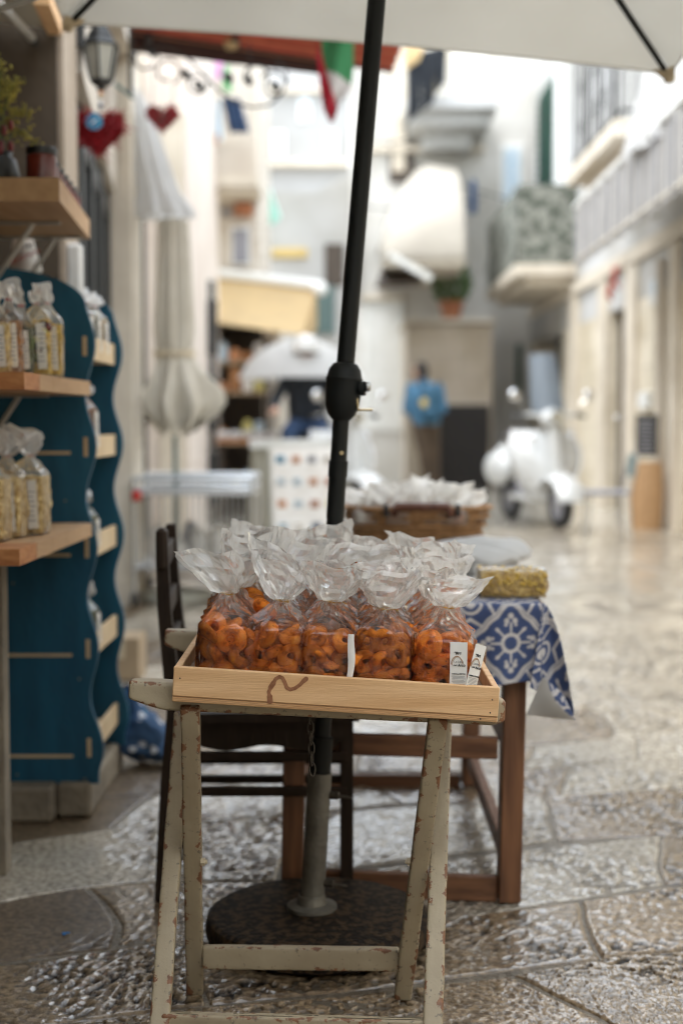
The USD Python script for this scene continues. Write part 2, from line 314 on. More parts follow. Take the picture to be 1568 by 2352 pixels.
mat('chain_iron', (0.10, 0.085, 0.065), (0.05, 0.04, 0.03), 60, 0.55, 0.3, 150, metallic=0.5)
mat('plate_blue', (0.42, 0.56, 0.66), (0.6, 0.66, 0.7), 14, 0.4)
mat('porcelain', (0.78, 0.78, 0.76), None, 9, 0.3)
mat('chilli_red', (0.50, 0.07, 0.03), (0.34, 0.04, 0.03), 14, 0.45)
print_mat('print_cloth', 0.8, 0.08, 0.25, 500); print_mat('print_flag', 0.85, 0.25); print_mat('print_fabric', 0.85, 0.05)
# baked rings: orange, darker in the hollows and where they caught the oven, each its own tone
M['tarallo'] = usdkit.material(stage, '/World/Looks/tarallo', {
    'tc': ('texture_coordinate', {}), 'oi': ('object_info', {}), 'n': ('noise_texture', {'scale': 55.0, 'detail': 4.0}), 'n2': ('noise_texture', {'scale': 170.0, 'detail': 3.0}), 'n3': ('noise_texture', {'scale': 420.0, 'detail': 3.0}),
    'r': ('rgb_ramp', {'ramp': [(0.30, (0.36, 0.08, 0.014)), (0.5, (0.84, 0.245, 0.030)), (0.72, (0.92, 0.34, 0.05))]}),
    's': ('rgb_ramp', {'ramp': [(0.66, (1, 1, 1)), (0.74, (0.28, 0.2, 0.16))]}), 'mu': ('mix', {'mix_type': 'multiply', 'fac': 0.8}),
    'vr': ('map_range', {'to_min': 0.62, 'to_max': 1.15}), 'hs': ('hsv', {}), 'b': ('bump', {'strength': 0.8, 'distance': 0.004}), 'p': ('principled_bsdf', {'roughness': 0.8, 'specular_ior_level': 0.2})},
    [('tc.object', 'n.vector'), ('tc.object', 'n2.vector'), ('tc.object', 'n3.vector'), ('n.fac', 'r.fac'), ('n2.fac', 's.fac'), ('r.color', 'mu.color1'), ('s.color', 'mu.color2'), ('oi.random', 'vr.value'), ('vr.result', 'hs.value'), ('mu.color', 'hs.color'), ('hs.color', 'p.base_color'), ('n3.fac', 'b.height'), ('b.normal', 'p.normal')], surface='p.BSDF')
# clear film: milk (0..1, a mesh attribute) is how far the film itself scatters
M['film'] = usdkit.material(stage, '/World/Looks/film', {
    'a': ('attribute', {'attribute': 'milk'}), 't': ('transparent_bsdf', {'color': (0.995, 0.99, 0.98)}), 'd': ('diffuse_bsdf', {'color': (0.97, 0.94, 0.885)}), 'tl': ('translucent_bsdf', {'color': (0.97, 0.94, 0.885)}),
    'md': ('mix_closure', {'fac': 0.78}), 'm1': ('mix_closure', {}), 'g': ('glossy_bsdf', {'color': (1, 1, 1), 'roughness': 0.10}), 'fr': ('fresnel', {'IOR': 1.43}), 'm2': ('mix_closure', {})},
    [('d.BSDF', 'md.closure1'), ('tl.BSDF', 'md.closure2'), ('a.fac', 'm1.fac'), ('t.BSDF', 'm1.closure1'), ('md.closure', 'm1.closure2'), ('fr.fac', 'm2.fac'), ('m1.closure', 'm2.closure1'), ('g.BSDF', 'm2.closure2')], surface='m2.closure')
def pane_mat(name, tint, rough=0.03):
    M[name] = usdkit.material(stage, '/World/Looks/' + name, {'t': ('transparent_bsdf', {'color': tint}), 'g': ('glossy_bsdf', {'color': (1, 1, 1), 'roughness': rough}), 'fr': ('fresnel', {'IOR': 1.5}), 'm': ('mix_closure', {})},
        [('fr.fac', 'm.fac'), ('t.BSDF', 'm.closure1'), ('g.BSDF', 'm.closure2')], surface='m.closure')
pane_mat('clear_pane', (0.93, 0.95, 0.95)); mat('screen_pane', (0.36, 0.40, 0.44), (0.32, 0.36, 0.40), 5, 0.1, trans=0.6); mat('frosted_pane', (0.60, 0.57, 0.48), (0.50, 0.47, 0.40), 7, 0.3, trans=0.5)
# old cream paint over brown wood; wear (mesh attribute) is 1 on the edges
M['worn_paint'] = usdkit.material(stage, '/World/Looks/worn_paint', {
    'tc': ('texture_coordinate', {}), 'a': ('attribute', {'attribute': 'wear'}), 'n': ('noise_texture', {'scale': 34.0, 'detail': 6.0, 'roughness': 0.65}), 'n2': ('noise_texture', {'scale': 90.0, 'detail': 4.0, 'roughness': 0.7}), 'n3': ('noise_texture', {'scale': 7.0, 'detail': 4.0}),
    'k': ('math', {'math_type': 'multiply', 'value2': 0.20}), 's': ('math', {'math_type': 'add'}), 'th': ('rgb_ramp', {'ramp': [(0.715, (0, 0, 0)), (0.735, (1, 1, 1))]}),
    'k2': ('math', {'math_type': 'multiply', 'value2': 0.09}), 's2': ('math', {'math_type': 'add'}), 'th2': ('rgb_ramp', {'ramp': [(0.64, (0, 0, 0)), (0.72, (0.7, 0.7, 0.7))]}),
    'pc': ('rgb_ramp', {'ramp': [(0.3, (0.43, 0.355, 0.235)), (0.7, (0.31, 0.245, 0.155))]}), 'wc': ('rgb_ramp', {'ramp': [(0.35, (0.26, 0.115, 0.05)), (0.65, (0.15, 0.068, 0.034))]}),
    'm0': ('mix', {'color2': (0.10, 0.085, 0.065)}), 'm1': ('mix', {}), 'b': ('bump', {'strength': 0.5, 'distance': 0.0025, 'invert': True}), 'p': ('principled_bsdf', {'roughness': 0.55})},
    [('tc.object', 'n.vector'), ('tc.object', 'n2.vector'), ('tc.object', 'n3.vector'), ('a.fac', 'k.value1'), ('k.value', 's.value1'), ('n.fac', 's.value2'), ('s.value', 'th.fac'), ('a.fac', 'k2.value1'), ('k2.value', 's2.value1'), ('n2.fac', 's2.value2'), ('s2.value', 'th2.fac'),
     ('n3.fac', 'pc.fac'), ('n2.fac', 'wc.fac'), ('pc.color', 'm0.color1'), ('th2.color', 'm0.fac'), ('m0.color', 'm1.color1'), ('wc.color', 'm1.color2'), ('th.color', 'm1.fac'), ('m1.color', 'p.base_color'), ('s.value', 'b.height'), ('b.normal', 'p.normal')], surface='p.BSDF')
def wet_stone(name, tops, pits, rough_lo, rough_hi, bump, attr=True, coat=0.95):
    n = {'g': ('geometry', {}), 'oi': ('object_info', {}), 'a': ('attribute', {'attribute': 'pit'}), 'n': ('noise_texture', {'scale': 3.0, 'detail': 5.0}), 'n2': ('noise_texture', {'scale': 60.0, 'detail': 5.0, 'roughness': 0.6}), 'n3': ('noise_texture', {'scale': 1.1, 'detail': 4.0}), 'n4': ('noise_texture', {'scale': 260.0, 'detail': 3.0}),
         'r': ('rgb_ramp', {'ramp': [(0.3, tops), (0.7, tuple(x * 0.66 for x in tops))]}), 'sp': ('rgb_ramp', {'ramp': [(0.40, (0.42, 0.38, 0.33)), (0.58, (1.1, 1.08, 1.04))]}), 'mu': ('mix', {'mix_type': 'multiply', 'fac': 1.0}), 'mp': ('mix', {'color2': pits}),
         'vr': ('map_range', {'to_min': 0.8, 'to_max': 1.15}), 'hs': ('hsv', {}), 'rr': ('map_range', {'from_min': 0.38, 'from_max': 0.62, 'to_min': rough_lo, 'to_max': rough_hi}),
         'ad': ('math', {'math_type': 'multiply_add', 'value2': 0.35}), 'iv': ('math', {'math_type': 'multiply_add', 'value2': -coat * 0.95, 'value3': coat}), 'ib': ('math', {'math_type': 'multiply_add', 'value2': -0.4, 'value3': 0.5}), 'b': ('bump', {'strength': bump, 'distance': 0.008}), 'p': ('principled_bsdf', {'coat_weight': 1.0, 'coat_roughness': 0.09, 'coat_ior': 1.6})}
    l = [('g.position', x + '.vector') for x in ('n', 'n2', 'n3', 'n4')] + [('n.fac', 'r.fac'), ('n2.fac', 'sp.fac'), ('r.color', 'mu.color1'), ('sp.color', 'mu.color2'), ('oi.random', 'vr.value'), ('vr.result', 'hs.value'), ('mu.color', 'hs.color'), ('hs.color', 'mp.color1'),
         ('mp.color', 'p.base_color'), ('n3.fac', 'rr.value'), ('rr.result', 'p.roughness'), ('n4.fac', 'ad.value1'), ('n2.fac', 'ad.value3'), ('ad.value', 'b.height'), ('b.normal', 'p.normal')]
    if attr: l += [('a.fac', 'mp.fac'), ('a.fac', 'iv.value1'), ('iv.value', 'p.coat_weight'), ('a.fac', 'ib.value1'), ('ib.value', 'p.specular_ior_level')]
    else: n['mp'] = ('mix', {'fac': 0.15, 'color2': pits})
    M[name] = usdkit.material(stage, '/World/Looks/' + name, n, l, surface='p.BSDF')
wet_stone('wet_chiselled_stone', (0.34, 0.25, 0.155), (0.008, 0.005, 0.003), 0.2, 0.4, 0.4); wet_stone('pale_lit_stone', (0.62, 0.56, 0.46), (0.16, 0.13, 0.10), 0.22, 0.42, 0.4)  # second, paler copy: brightness of the lit far ground put into the colour
wet_stone('wet_smooth_stone', (0.21, 0.155, 0.098), (0.05, 0.04, 0.03), 0.35, 0.6, 0.3, True, 0.25)
wet_stone('wet_street', (0.70, 0.67, 0.60), (0.40, 0.37, 0.32), 0.25, 0.45, 0.3, attr=False)
mat('joint_dirt', (0.20, 0.165, 0.12), (0.10, 0.08, 0.055), 20, 0.35, 0.6, 60)
# ------------------------------------------------------------------ the setting: street and paving
ys = np.concatenate([np.linspace(-12, 3, 12), np.linspace(3.4, 14, 40), np.linspace(15, 70, 20)]); xs = np.linspace(-30, 30, 41)
X, Y = np.meshgrid(xs, ys, indexing='ij')
street = MB().grid(np.stack([X, Y, ground(Y) - 0.004 - 0.03 * (Y < 12.3)], -1)).build('street', 'wet_street', None, True)
tag(street, kind='structure')
paving = tag(stage.GetPrimAtPath(UsdGeom.Xform.Define(stage, '/World/pavement').GetPath()), kind='structure'); base_of['/World/pavement'] = V(0, 0, 0)
Xb, Yb = np.meshgrid(np.linspace(-3, 4, 15), np.linspace(0.6, 12.6, 60), indexing='ij')
MB().grid(np.stack([Xb, Yb, ground(Yb) - 0.0065], -1)).build('joint_bed', 'joint_dirt', paving, True)

def smooth01(t): t = np.clip(t, 0, 1); return t * t * (3 - 2 * t)

def side_line(y):
    """Left of this line the slabs are smooth (the strip along the shop)."""
    return np.interp(y, [1.5, 2.9, 3.2, 3.7, 4.4, 6, 9], [-0.98, -0.70, -0.50, -0.60, -0.66, -0.9, -1.15])

def stone(quad, seed, cell):
    """One slab: a bent grid with chisel marks, its rim turned down into the joint."""
    q = np.asarray(quad); cx, cy = q.mean(0); L = max(np.linalg.norm(q[1] - q[0]), np.linalg.norm(q[2] - q[3])); W = max(np.linalg.norm(q[3] - q[0]), np.linalg.norm(q[2] - q[1]))
    nu, nv = max(int(L / cell), 4), max(int(W / cell), 4)
    u = np.concatenate([[0, 0.006 / L], np.linspace(0.012 / L, 1 - 0.012 / L, nu), [1 - 0.006 / L, 1]]); v = np.concatenate([[0, 0.006 / W], np.linspace(0.012 / W, 1 - 0.012 / W, nv), [1 - 0.006 / W, 1]])
    U, W_ = np.meshgrid(u, v, indexing='ij')
    P = (q[0] * ((1 - U) * (1 - W_))[..., None] + q[1] * (U * (1 - W_))[..., None] + q[2] * (U * W_)[..., None] + q[3] * ((1 - U) * W_)[..., None])
    P = P + 0.014 * (np.stack([noise(np.stack([P[..., 0] * 9, P[..., 1] * 9, P[..., 0] * 0 + k], -1), 3) for k in (0, 5)], -1) - 0.5) + 0.16 * (np.stack([noise(np.stack([P[..., 0] * 1.9 + 7, P[..., 1] * 1.9, P[..., 0] * 0 + k], -1), 3) for k in (0, 5)], -1) - 0.5)
    x, y = P[..., 0], P[..., 1]; rough = smooth01((x - side_line(y) + 0.08) / 0.16) * smooth01(np.minimum(np.minimum(U, 1 - U) * L, np.minimum(W_, 1 - W_) * W) / (0.010 + 0.022 * noise(np.stack([x * 6, y * 6, x * 0], -1), 12))); s3 = lambda a, b: np.stack([x * a, y * b, np.full_like(x, seed * 0.0)], -1)
    n1, n2, n3 = noise(s3(74, 92), 1), noise(s3(160, 190), 2), fbm(s3(5, 5), 3, 4)
    wob = noise(s3(4.0, 4.0), 9); amp = smooth01((wob - 0.25) / 0.35)
    pit = smooth01((n1 - 0.50) / 0.13) * (0.35 + 0.65 * amp) * rough
    z = -0.0085 * pit + 0.0035 * (n2 - 0.5) * rough + 0.006 * (n3 - 0.5) + rng.uniform(-0.003, 0.003) + 0.003 * (n1 - 0.5) * rough
    edge = np.minimum(np.minimum(U, 1 - U) * L, np.minimum(W_, 1 - W_) * W)
    z = z - 0.004 * smooth01(1 - edge / 0.014); z[[0, -1], :] -= 0.008; z[:, [0, -1]] -= 0.008
    pa = np.clip(pit * 1.05 + 0.6 * smooth01(1 - edge / 0.007), 0, 1)
    b = MB().grid(np.stack([x, y, ground(y) + z], -1), pit=pa)
    b.build('paving_stone', ('pale_lit_stone' if cy + np.random.default_rng(seed + 5000).uniform(-1.5, 1.5) > 4.9 else 'wet_chiselled_stone') if rough.mean() > 0.3 else 'wet_smooth_stone', paving, True)  # mostly the far slabs get the copy with light painted in

row_rng = np.random.default_rng(21); y0 = 1.55
edges = [y0]
while edges[-1] < 12.2: edges.append(edges[-1] + row_rng.uniform(0.30, 0.50) * (1 if edges[-1] < 6 else 1.5))
def skew(x, y): return y + 0.30 * x + 0.05 * np.sin(x * 2.3 + y * 1.7) + 0.03 * np.sin(x * 5.1 + y * 3)
for r in range(len(edges) - 1):
    ya, yb = edges[r], edges[r + 1]; half = 0.27 * yb + 0.5; xc = -half - row_rng.uniform(0, 0.5); J = [(xc, xc)]
    while J[-1][0] < half:
        w = row_rng.uniform(0.40, 0.85) * (1 if ya < 6 else 1.4); J.append((J[-1][0] + w, J[-1][0] + w + row_rng.uniform(-0.16, 0.16)))
    for a_, b_ in zip(J[:-1], J[1:]):
        g = 0.0022; k = np.array([[a_[0] + g, 0], [b_[0] - g, 0], [b_[1] - g, 1], [a_[1] + g, 1]]); k[:, 0] = np.clip(k[:, 0], -2.6, 3.2)
        if k[1, 0] - k[0, 0] < 0.1 or k[2, 0] - k[3, 0] < 0.1: continue
        for q in k: q[1] = skew(q[0], ya) + g if q[1] == 0 else skew(q[0], yb) - g
        stone(k, abs(r * 131 + int(a_[0] * 100)), 0.0042 if ya < 2.7 else 0.009 if ya < 4.6 else 0.02 if ya < 7 else 0.06)

# ------------------------------------------------------------------ buildings (each a thing)
def wall_box(b, lo, hi): return b.span(V(*lo), V(*hi))

def flat_box(p0, p1, Y, t, name, m_, par, **k): a, b = at(*p0, Y), at(*p1, Y); return MB().span(V(a[0], Y - t, a[2]), V(b[0], Y - 0.002, b[2]), 0.006).build(name, m_, par, **k)
def building(name, label): return thing(name, label, 'building')

# shop on the left, behind the shelves
shop = building('shop_building', 'dim shop front on the left with a taupe pier coloured as shaded, its corner as lit, and black glazed door')
MB().span(V(-1.20, 5.0, 0), V(-0.985, 5.26, 3.2)).build('pier', 'shaded_taupe_plaster', shop)
MB().span(V(-0.982, 5.004, 0), V(-0.962, 5.26, 3.196)).build('pier_corner', 'lit_pier_stone', shop)
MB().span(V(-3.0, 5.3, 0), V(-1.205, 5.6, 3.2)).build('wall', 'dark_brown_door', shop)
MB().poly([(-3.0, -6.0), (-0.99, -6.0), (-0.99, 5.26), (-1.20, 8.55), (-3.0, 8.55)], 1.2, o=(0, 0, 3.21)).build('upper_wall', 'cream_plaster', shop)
MB().span(V(-3.0, -6, 0), V(-2.8, 5.3, 3.2)).build('back_wall', 'shaded_taupe_plaster', shop)
d0, d1 = V(-1.02, 5.28, 0), V(-1.34, 8.1, 0); dd = d1 - d0
fr = MB()
for t in (0.0, 0.22, 0.46, 0.72, 1.0): fr.bar(d0 + dd * t + V(0, 0, 0.02), d0 + dd * t + V(0, 0, 3.2), 0.07, 0.06, (1, 0, 0))
for z in (0.1, 2.35, 3.14): fr.bar(d0 + V(0, 0, z), d1 + V(0, 0, z), 0.05, 0.1, (1, 0, 0))
door = fr.build('door', 'black_paint', shop)
for t0, t1 in ((0.0, 0.22), (0.22, 0.46), (0.46, 0.72), (0.72, 1.0)):
    a, b = d0 + dd * t0, d0 + dd * t1
    MB().grid(np.array([[a + V(0, 0, 0.15), a + V(0, 0, 2.3)], [b + V(0, 0, 0.15), b + V(0, 0, 2.3)]]), 0.006).build('pane', 'clear_pane', door)
MB().poly([(-1.10, 5.4), (-1.42, 8.1), (-1.5, 8.1), (-1.2, 5.4)], 3.1, o=(0, 0, 0.02)).build('dark_interior', 'black_paint', shop)  # black panel behind the panes, painted as the unlit inside of the shop
MB().bar(d0 + dd * 0.02 + V(0.045, 0, 2.86), d1 + V(0.045, 0, 2.86), 0.05, 0.84, (1, 0, 0)).build('lintel', 'cream_plaster', shop)
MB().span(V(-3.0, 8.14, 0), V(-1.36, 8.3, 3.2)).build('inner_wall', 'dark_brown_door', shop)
MB().span(V(-1.345, 8.15, 0), V(-1.19, 8.55, 3.2)).span(V(-1.36, 8.14, 0), V(-1.18, 8.56, 0.25)).build('jamb', 'limestone', shop)
MB().span(V(-3.0, 8.6, 0), V(-1.78, 11.3, 4.4)).build('side_wall', 'cream_plaster', shop)
MB().cyl(at(80, 95, 4.995), at(80, 95, 4.97), 0.013).build('pipe_hole', 'black_paint', shop)
# shop awning, top left, stretched out of view over the camera for shade
aw = thing('shop_awning', 'dim fabric awning with pale pipes and a wooden beam above the shop, top left corner, stretched out of view to block light', 'awning')
P = np.array([[V(-2.6, -2.5, 2.72), V(-2.6, 4.95, 2.72)], [V(0.1, -2.5, 2.50), V(-0.98, 4.95, 2.50)]]); MB().grid(P, 0.01).build('fabric', 'cream_cloth', aw)
MB().cyl(at(-20, -10, 4.0), at(72, 85, 4.9), 0.016).build('pipe', 'bracket_metal', aw)
MB().cyl(at(-30, 30, 3.3), at(90, -10, 3.3), 0.007).build('pipe', 'bracket_metal', aw)
MB().bar(at(95, -10, 4.3), at(125, 62, 4.98), 0.05, 0.05).build('beam', 'pine', aw)

# town house beyond it, left
th = building('pink_town_house', 'pale pinkish town house beyond the shop on the left with a dark narrow door')
x0, x1 = at(300, 900, 11.5)[0], at(432, 900, 11.5)[0]
MB().span(V(x0 + 0.13, 11.5, 0), V(x1, 14.4, 4.9)).build('wall', 'pink_plaster', th)
MB().span(V(x1 - 0.22, 11.44, 0), V(x1 - 0.02, 11.497, 3.6)).build('pilaster', 'limestone', th)
MB().span(V(-3.2, 11.6, 0), V(x0 + 0.127, 14.4, 4.9)).build('side_wall', 'cream_plaster', th)
MB().span(V(x0 + 0.0, 11.55, 0.1), V(x0 + 0.126, 11.596, 3.1)).build('door', 'dark_brown_door', th)

# house with the balcony and the shop of wares
bh = building('balcony_house', 'cream house on the left with a laundry balcony above an open shop of wares')
xa, xo0, xo1, xb = at(424, 900, 15)[0], at(492, 900, 15)[0], at(604, 900, 15)[0], at(640, 900, 15)[0]
MB().span(V(xa, 15, 0), V(xo0, 17.5, 2.2)).build('wall', 'cream_plaster', bh)
MB().span(V(xo1, 15, 0), V(xb, 17.5, 2.2)).build('wall', 'cream_plaster', bh)
MB().span(V(xa, 15, 2.203), V(at(592, 500, 15)[0], 17.5, 5.5)).build('upper_wall', 'cream_plaster', bh)
MB().span(V(xo0, 15.9, 0), V(xo1, 16.0, 2.2)).build('shop_back', 'brown_door', bh)
zb = at(500, 440, 14.3)[2]; xl, xr = at(428, 400, 14.3)[0], at(592, 400, 14.3)[0]
bal = MB().span(V(xl, 14.25, zb + 0.05), V(xr, 14.997, zb + 0.17)).span(V(xl + 0.02, 14.3, zb), V(xr - 0.02, 14.997, zb + 0.047)).build('balcony', 'limestone', bh)
MB().span(V(xl + 0.03, 14.27, zb + 0.173), V(xr - 0.03, 14.33, zb + 0.46)).build('parapet', 'cream_plaster', bal)
rl = MB()
for x in np.linspace(xl + 0.05, xr - 0.05, 13): rl.cyl((x, 14.3, zb + 0.462), (x, 14.3, zb + 1.25), 0.008, n=6)
rl.cyl((xl + 0.04, 14.3, zb + 1.25), (xr - 0.04, 14.3, zb + 1.25), 0.014).build('railing', 'bracket_metal', bal)
o = at(560, 482, 14.98); MB().span(o + V(-0.09, -0.12, -0.06), o + V(0.09, 0.01, 0.06)).build('meter_box', 'terracotta', bh)
o = at(520, 488, 14.98); MB().span(o + V(-0.05, -0.05, -0.03), o + V(0.05, 0.01, 0.03)).build('wall_lamp', 'grey_cloth', bh)
o = at(545, 630, 14.98); MB().ball(o, 0.05, 1).build('door_light', 'grey_cloth', bh)
# folded-back black door leaf
for px0_, py0_, px1_, py1_ in ((440, 470, 470, 560), (530, 520, 575, 610)): w_ = flat_box((px0_, py0_), (px1_, py1_), 15, 0.05, 'window', 'white_paint', bh); flat_box((px0_ + 5, py0_ + 6), (px1_ - 5, py1_ - 6), 14.95, 0.02, 'pane', 'grey_cloth', w_)
flat_box((426, 448), (592, 456), 15, 0.12, 'string_course', 'limestone', bh)
dl = thing('open_door_leaf', 'black wooden door leaf standing open left of the shop of wares', 'door', at(465, 1250, 13.2))
a, b = at(440, 1100, 13.0), at(491, 1100, 13.4); mb = MB()
a[2] = b[2] = 0.22; ztop = at(465, 640, 13.2)[2]
MB().bar((a + b) / 2, (a + b) / 2 + V(0, 0, ztop - 0.22), np.linalg.norm(a - b), 0.05, b - a).build('leaf', 'black_paint', dl)
for z in (0.5, 1.2, 1.9): mb.box((a + b) / 2 + V(0.01, -0.036, z - 0.1), (np.linalg.norm(a - b) * 0.62, 0.02, 0.5), 0.008)
mb.build('moulding', 'black_paint', dl)
# lower pale house closing the lane left of the pole
lh = building('low_pale_house', 'low white house closing the lane behind the white parasol, left of the pole')
xa, xb = at(594, 600, 18)[0], at(806, 600, 18)[0]; zt = at(700, 440, 18)[2]
MB().span(V(xa, 18, 0), V(xb, 21, zt)).build('wall', 'white_plaster', lh)
MB().poly([(at(730, 440, 18)[0], zt), (xb, zt), (xb, at(800, 392, 18)[2])], 0.4, np.array([[1, 0, 0], [0, 0, 1], [0, 1, 0]]).T, (0, 18, 0)).build('gable', 'white_plaster', lh)
flat_box((746, 560), (790, 655), 18, 0.04, 'brown_window', 'brown_door', lh); flat_box((718, 655), (768, 766), 18, 0.05, 'shutter', 'grey_green_shutter', lh); flat_box((625, 570), (706, 592), 18, 0.05, 'yellow_blind', 'yellow_board', lh)
# the far white house, above it
fh = building('far_white_house', 'tall bright white house far up the lane, above the low roof')
MB().span(V(-5, 32, 0), V(4, 38, 10.2)).build('wall', 'far_plaster', fh)
flat_box((590, 372), (800, 384), 32, 0.3, 'cornice', 'limestone', fh); flat_box((590, 205), (800, 214), 32, 0.2, 'string_course', 'limestone', fh)
for px, py in ((640, 330), (700, 250), (760, 330)):
    w = flat_box((px - 14, py - 28), (px + 14, py + 28), 32, 0.05, 'window', 'white_paint', fh); flat_box((px - 10, py - 24), (px + 10, py + 24), 31.95, 0.01, 'pane', 'plate_blue', w)
# centre house: balcony, hood, stone base
ch = building('white_corner_house', 'white corner house in the centre with upper balcony, rounded hood and stone base')
xa, xb = at(806, 900, 22)[0], 5.2
MB().span(V(xa, 22, 0), V(xb, 26, 7.6)).build('wall', 'bright_plaster', ch)
MB().span(at(935, 745, 20.2) * V(1, 0, 1) + V(0, 20.2, 0), V(at(1130, 900, 20.2)[0], 21.997, 0.1)).build('stone_base', 'grey_stone_blocks', ch)
zc = at(1000, 742, 20.2)[2]; MB().span(V(at(926, 742, 20.2)[0], 20.12, zc + 0.003), V(at(1138, 742, 20.2)[0], 21.99, zc + 0.06)).build('base_cap', 'limestone', ch)
gt = flat_box((1010, 930), (1122, 1122), 20.2, 0.05, 'gate', 'dark_brown_door', ch)
for k in range(5):
    px = 1014 + k * 22; flat_box((px, 936), (px + 19, 1118), 20.148, 0.015, 'plank', 'dark_brown_door', gt)
flat_box((1185, 790), (1197, 905), 22, 0.03, 'shutter', 'green_shutter', ch)
flat_box((900, 120), (930, 395), 22, 0.10, 'corner_strip', 'limestone', ch); flat_box((893, 330), (950, 420), 22, 0.05, 'brown_window', 'brown_door', ch); flat_box((812, 338), (1112, 350), 22, 0.14, 'string_course', 'limestone', ch)
w_ = flat_box((1150, 330), (1200, 470), 22, 0.06, 'window', 'white_paint', ch); flat_box((1158, 340), (1192, 462), 21.93, 0.02, 'pane', 'plate_blue', w_)
flat_box((835, 690), (925, 990), 22, 0.05, 'white_door_panel', 'white_paint', ch); flat_box((828, 678), (932, 690), 22, 0.12, 'door_hood', 'limestone', ch); flat_box((1130, 600), (1230, 612), 22, 0.1, 'ledge', 'limestone', ch)
MB().tube([at(822, 120, 21.9), at(822, 700, 21.9)], 0.05, 8).build('drain_pipe', 'bracket_metal', ch)
for (xa_, ya_), (xb_, yb_) in (((800, 470), (1110, 455)), ((806, 300), (940, 320)), ((930, 365), (1240, 470))): MB().tube([at(xa_ + (xb_ - xa_) * t, ya_ + (yb_ - ya_) * t + 16 * math.sin(PI * t), 21.6) for t in np.linspace(0, 1, 9)], 0.012, 5).build('wire', 'black_iron', ch)
# balcony of the centre house
zb = at(1000, 245, 20.5)[2]; xl, xr = at(930, 300, 20.6)[0], at(1142, 300, 20.6)[0]
bal = MB().span(V(xl, 20.5, zb), V(xr, 21.997, zb + 0.16)).span(V(xl + 0.1, 20.8, zb - 0.18), V(xr - 0.1, 21.997, zb - 0.003)).span(V(xl + 0.3, 21.3, zb - 0.42), V(xr - 0.3, 21.997, zb - 0.183)).build('balcony', 'white_plaster', ch)
rl = MB()
for x in np.linspace(xl + 0.05, xr - 0.05, 14): rl.cyl((x, 20.55, zb + 0.16), (x, 20.55, zb + 1.1), 0.012, n=6)
rl.cyl((xl, 20.55, zb + 1.1), (xr, 20.55, zb + 1.1), 0.02).build('railing', 'brass', bal)
flat_box((1040, 60), (1120, 205), 22, 0.04, 'balcony_door', 'white_paint', ch)
# rounded white hood over a stair head
q0 = at(880, 592, 19.0); q1 = at(1068, 592, 19.0); W = q1[0] - q0[0]; th_ = np.linspace(0, PI / 2, 14); xs_ = np.linspace(0, 1, 18)
H = (at(980, 372, 19)[2] - q0[2]) * 1.3
prof = np.stack([np.stack([V(q0[0] + W * u, 19.0 + 2.9 * (1 - math.cos(t)), q0[2] + H * math.sin(t) * (0.22 + 0.78 * math.sin(PI / 2 * min(1, u / 0.72)) ** 0.8 - 0.10 * max(0, u - 0.72))) for u in xs_]) for t in th_])
hd = MB().grid(prof, 0.03).build('hood', 'hood_cream', ch, True)
MB().span(V(q0[0], 19.02, q0[2] - 0.1), V(q1[0], 21.99, q0[2] - 0.003)).build('hood_ledge', 'limestone', hd)
a, b = at(895, 585, 18.6), at(990, 640, 18.6); MB().bar(a, b, 0.08, 0.1).build('hood_beam', 'white_paint', hd)
MB().grid(np.array([[at(862, 662, 19.2), at(965, 655, 19.2)], [at(885, 600, 20.5), at(985, 612, 20.5)]]), 0.04).build('hood_soffit', 'brown_door', hd)
# the long house on the right
rh = building('right_long_house', 'long pale limestone house along the right side with doors, awning and balconies')
XW = 2.9; zd1, zd2 = 2.34, 2.27
for lo, hi in ((-5.0, 14.45), (15.5, 18.75), (21.3, 21.99)): MB().span(V(XW, lo, 0), V(6, hi, 2.34)).build('wall', 'limestone_blocks', rh)
MB().span(V(XW, -5.0, 2.343), V(6, 11.0, 4.9)).build('upper_wall', 'white_plaster', rh); MB().span(V(XW, 11.002, 2.343), V(6, 21.99, 6.3)).build('upper_wall', 'white_plaster', rh)
MB().span(V(XW - 0.06, 3.0, 2.72), V(XW - 0.002, 21.9, 2.86)).build('string_course', 'limestone', rh)
for lo, hi in ((13.95, 14.43), (15.52, 15.95), (17.4, 18.0), (12.2, 12.5)): MB().span(V(XW - 0.05, lo, 0), V(XW - 0.002, hi, 2.7)).build('pilaster', 'limestone', rh)
dr = MB().span(V(XW + 0.12, 14.45, 0.2), V(XW + 0.17, 15.5, 2.34)).build('door', 'brown_door', rh)
for k in range(5): MB().span(V(XW + 0.10, 14.48 + k * 0.204, 0.24), V(XW + 0.118, 14.48 + k * 0.204 + 0.19, 2.3), 0.004).build('plank', 'brown_door', dr)
MB().ball((XW + 0.07, 15.35, 1.2), 0.035, 2).build('knob', 'chrome', dr)
MB().span(V(XW + 0.5, 18.75, 0.1), V(XW + 0.56, 21.3, 2.34)).build('dark_doorway', 'black_paint', rh)  # black panel set back in the opening, painting the darkness inside
MB().bar((XW + 0.02, 18.9, 0.2), (XW + 0.02, 18.9, 2.27), 0.3, 0.06, (0.5, 1, 0)).build('open_leaf', 'black_iron', rh)
MB().tube([(XW - 0.06, 12.75, 0.2), (XW - 0.06, 12.75, 2.6)], 0.045, 10).build('drain_pipe', 'cream_plaster', rh)
sh = MB()
a, b = at(1240, 205, 20.6), at(1276, 182, 19.2)
sh.span(V(XW - 0.05, 19.1, 3.2), V(XW - 0.004, 20.9, 5.85)); shp = sh.build('shutter', 'green_shutter', rh)
for k in range(24): MB().bar((XW - 0.075, 19.2, 3.3 + k * 0.104), (XW - 0.075, 20.8, 3.3 + k * 0.104), 0.012, 0.05, (1, 0, 0.6), 0.0).build('slat', 'green_shutter', shp)
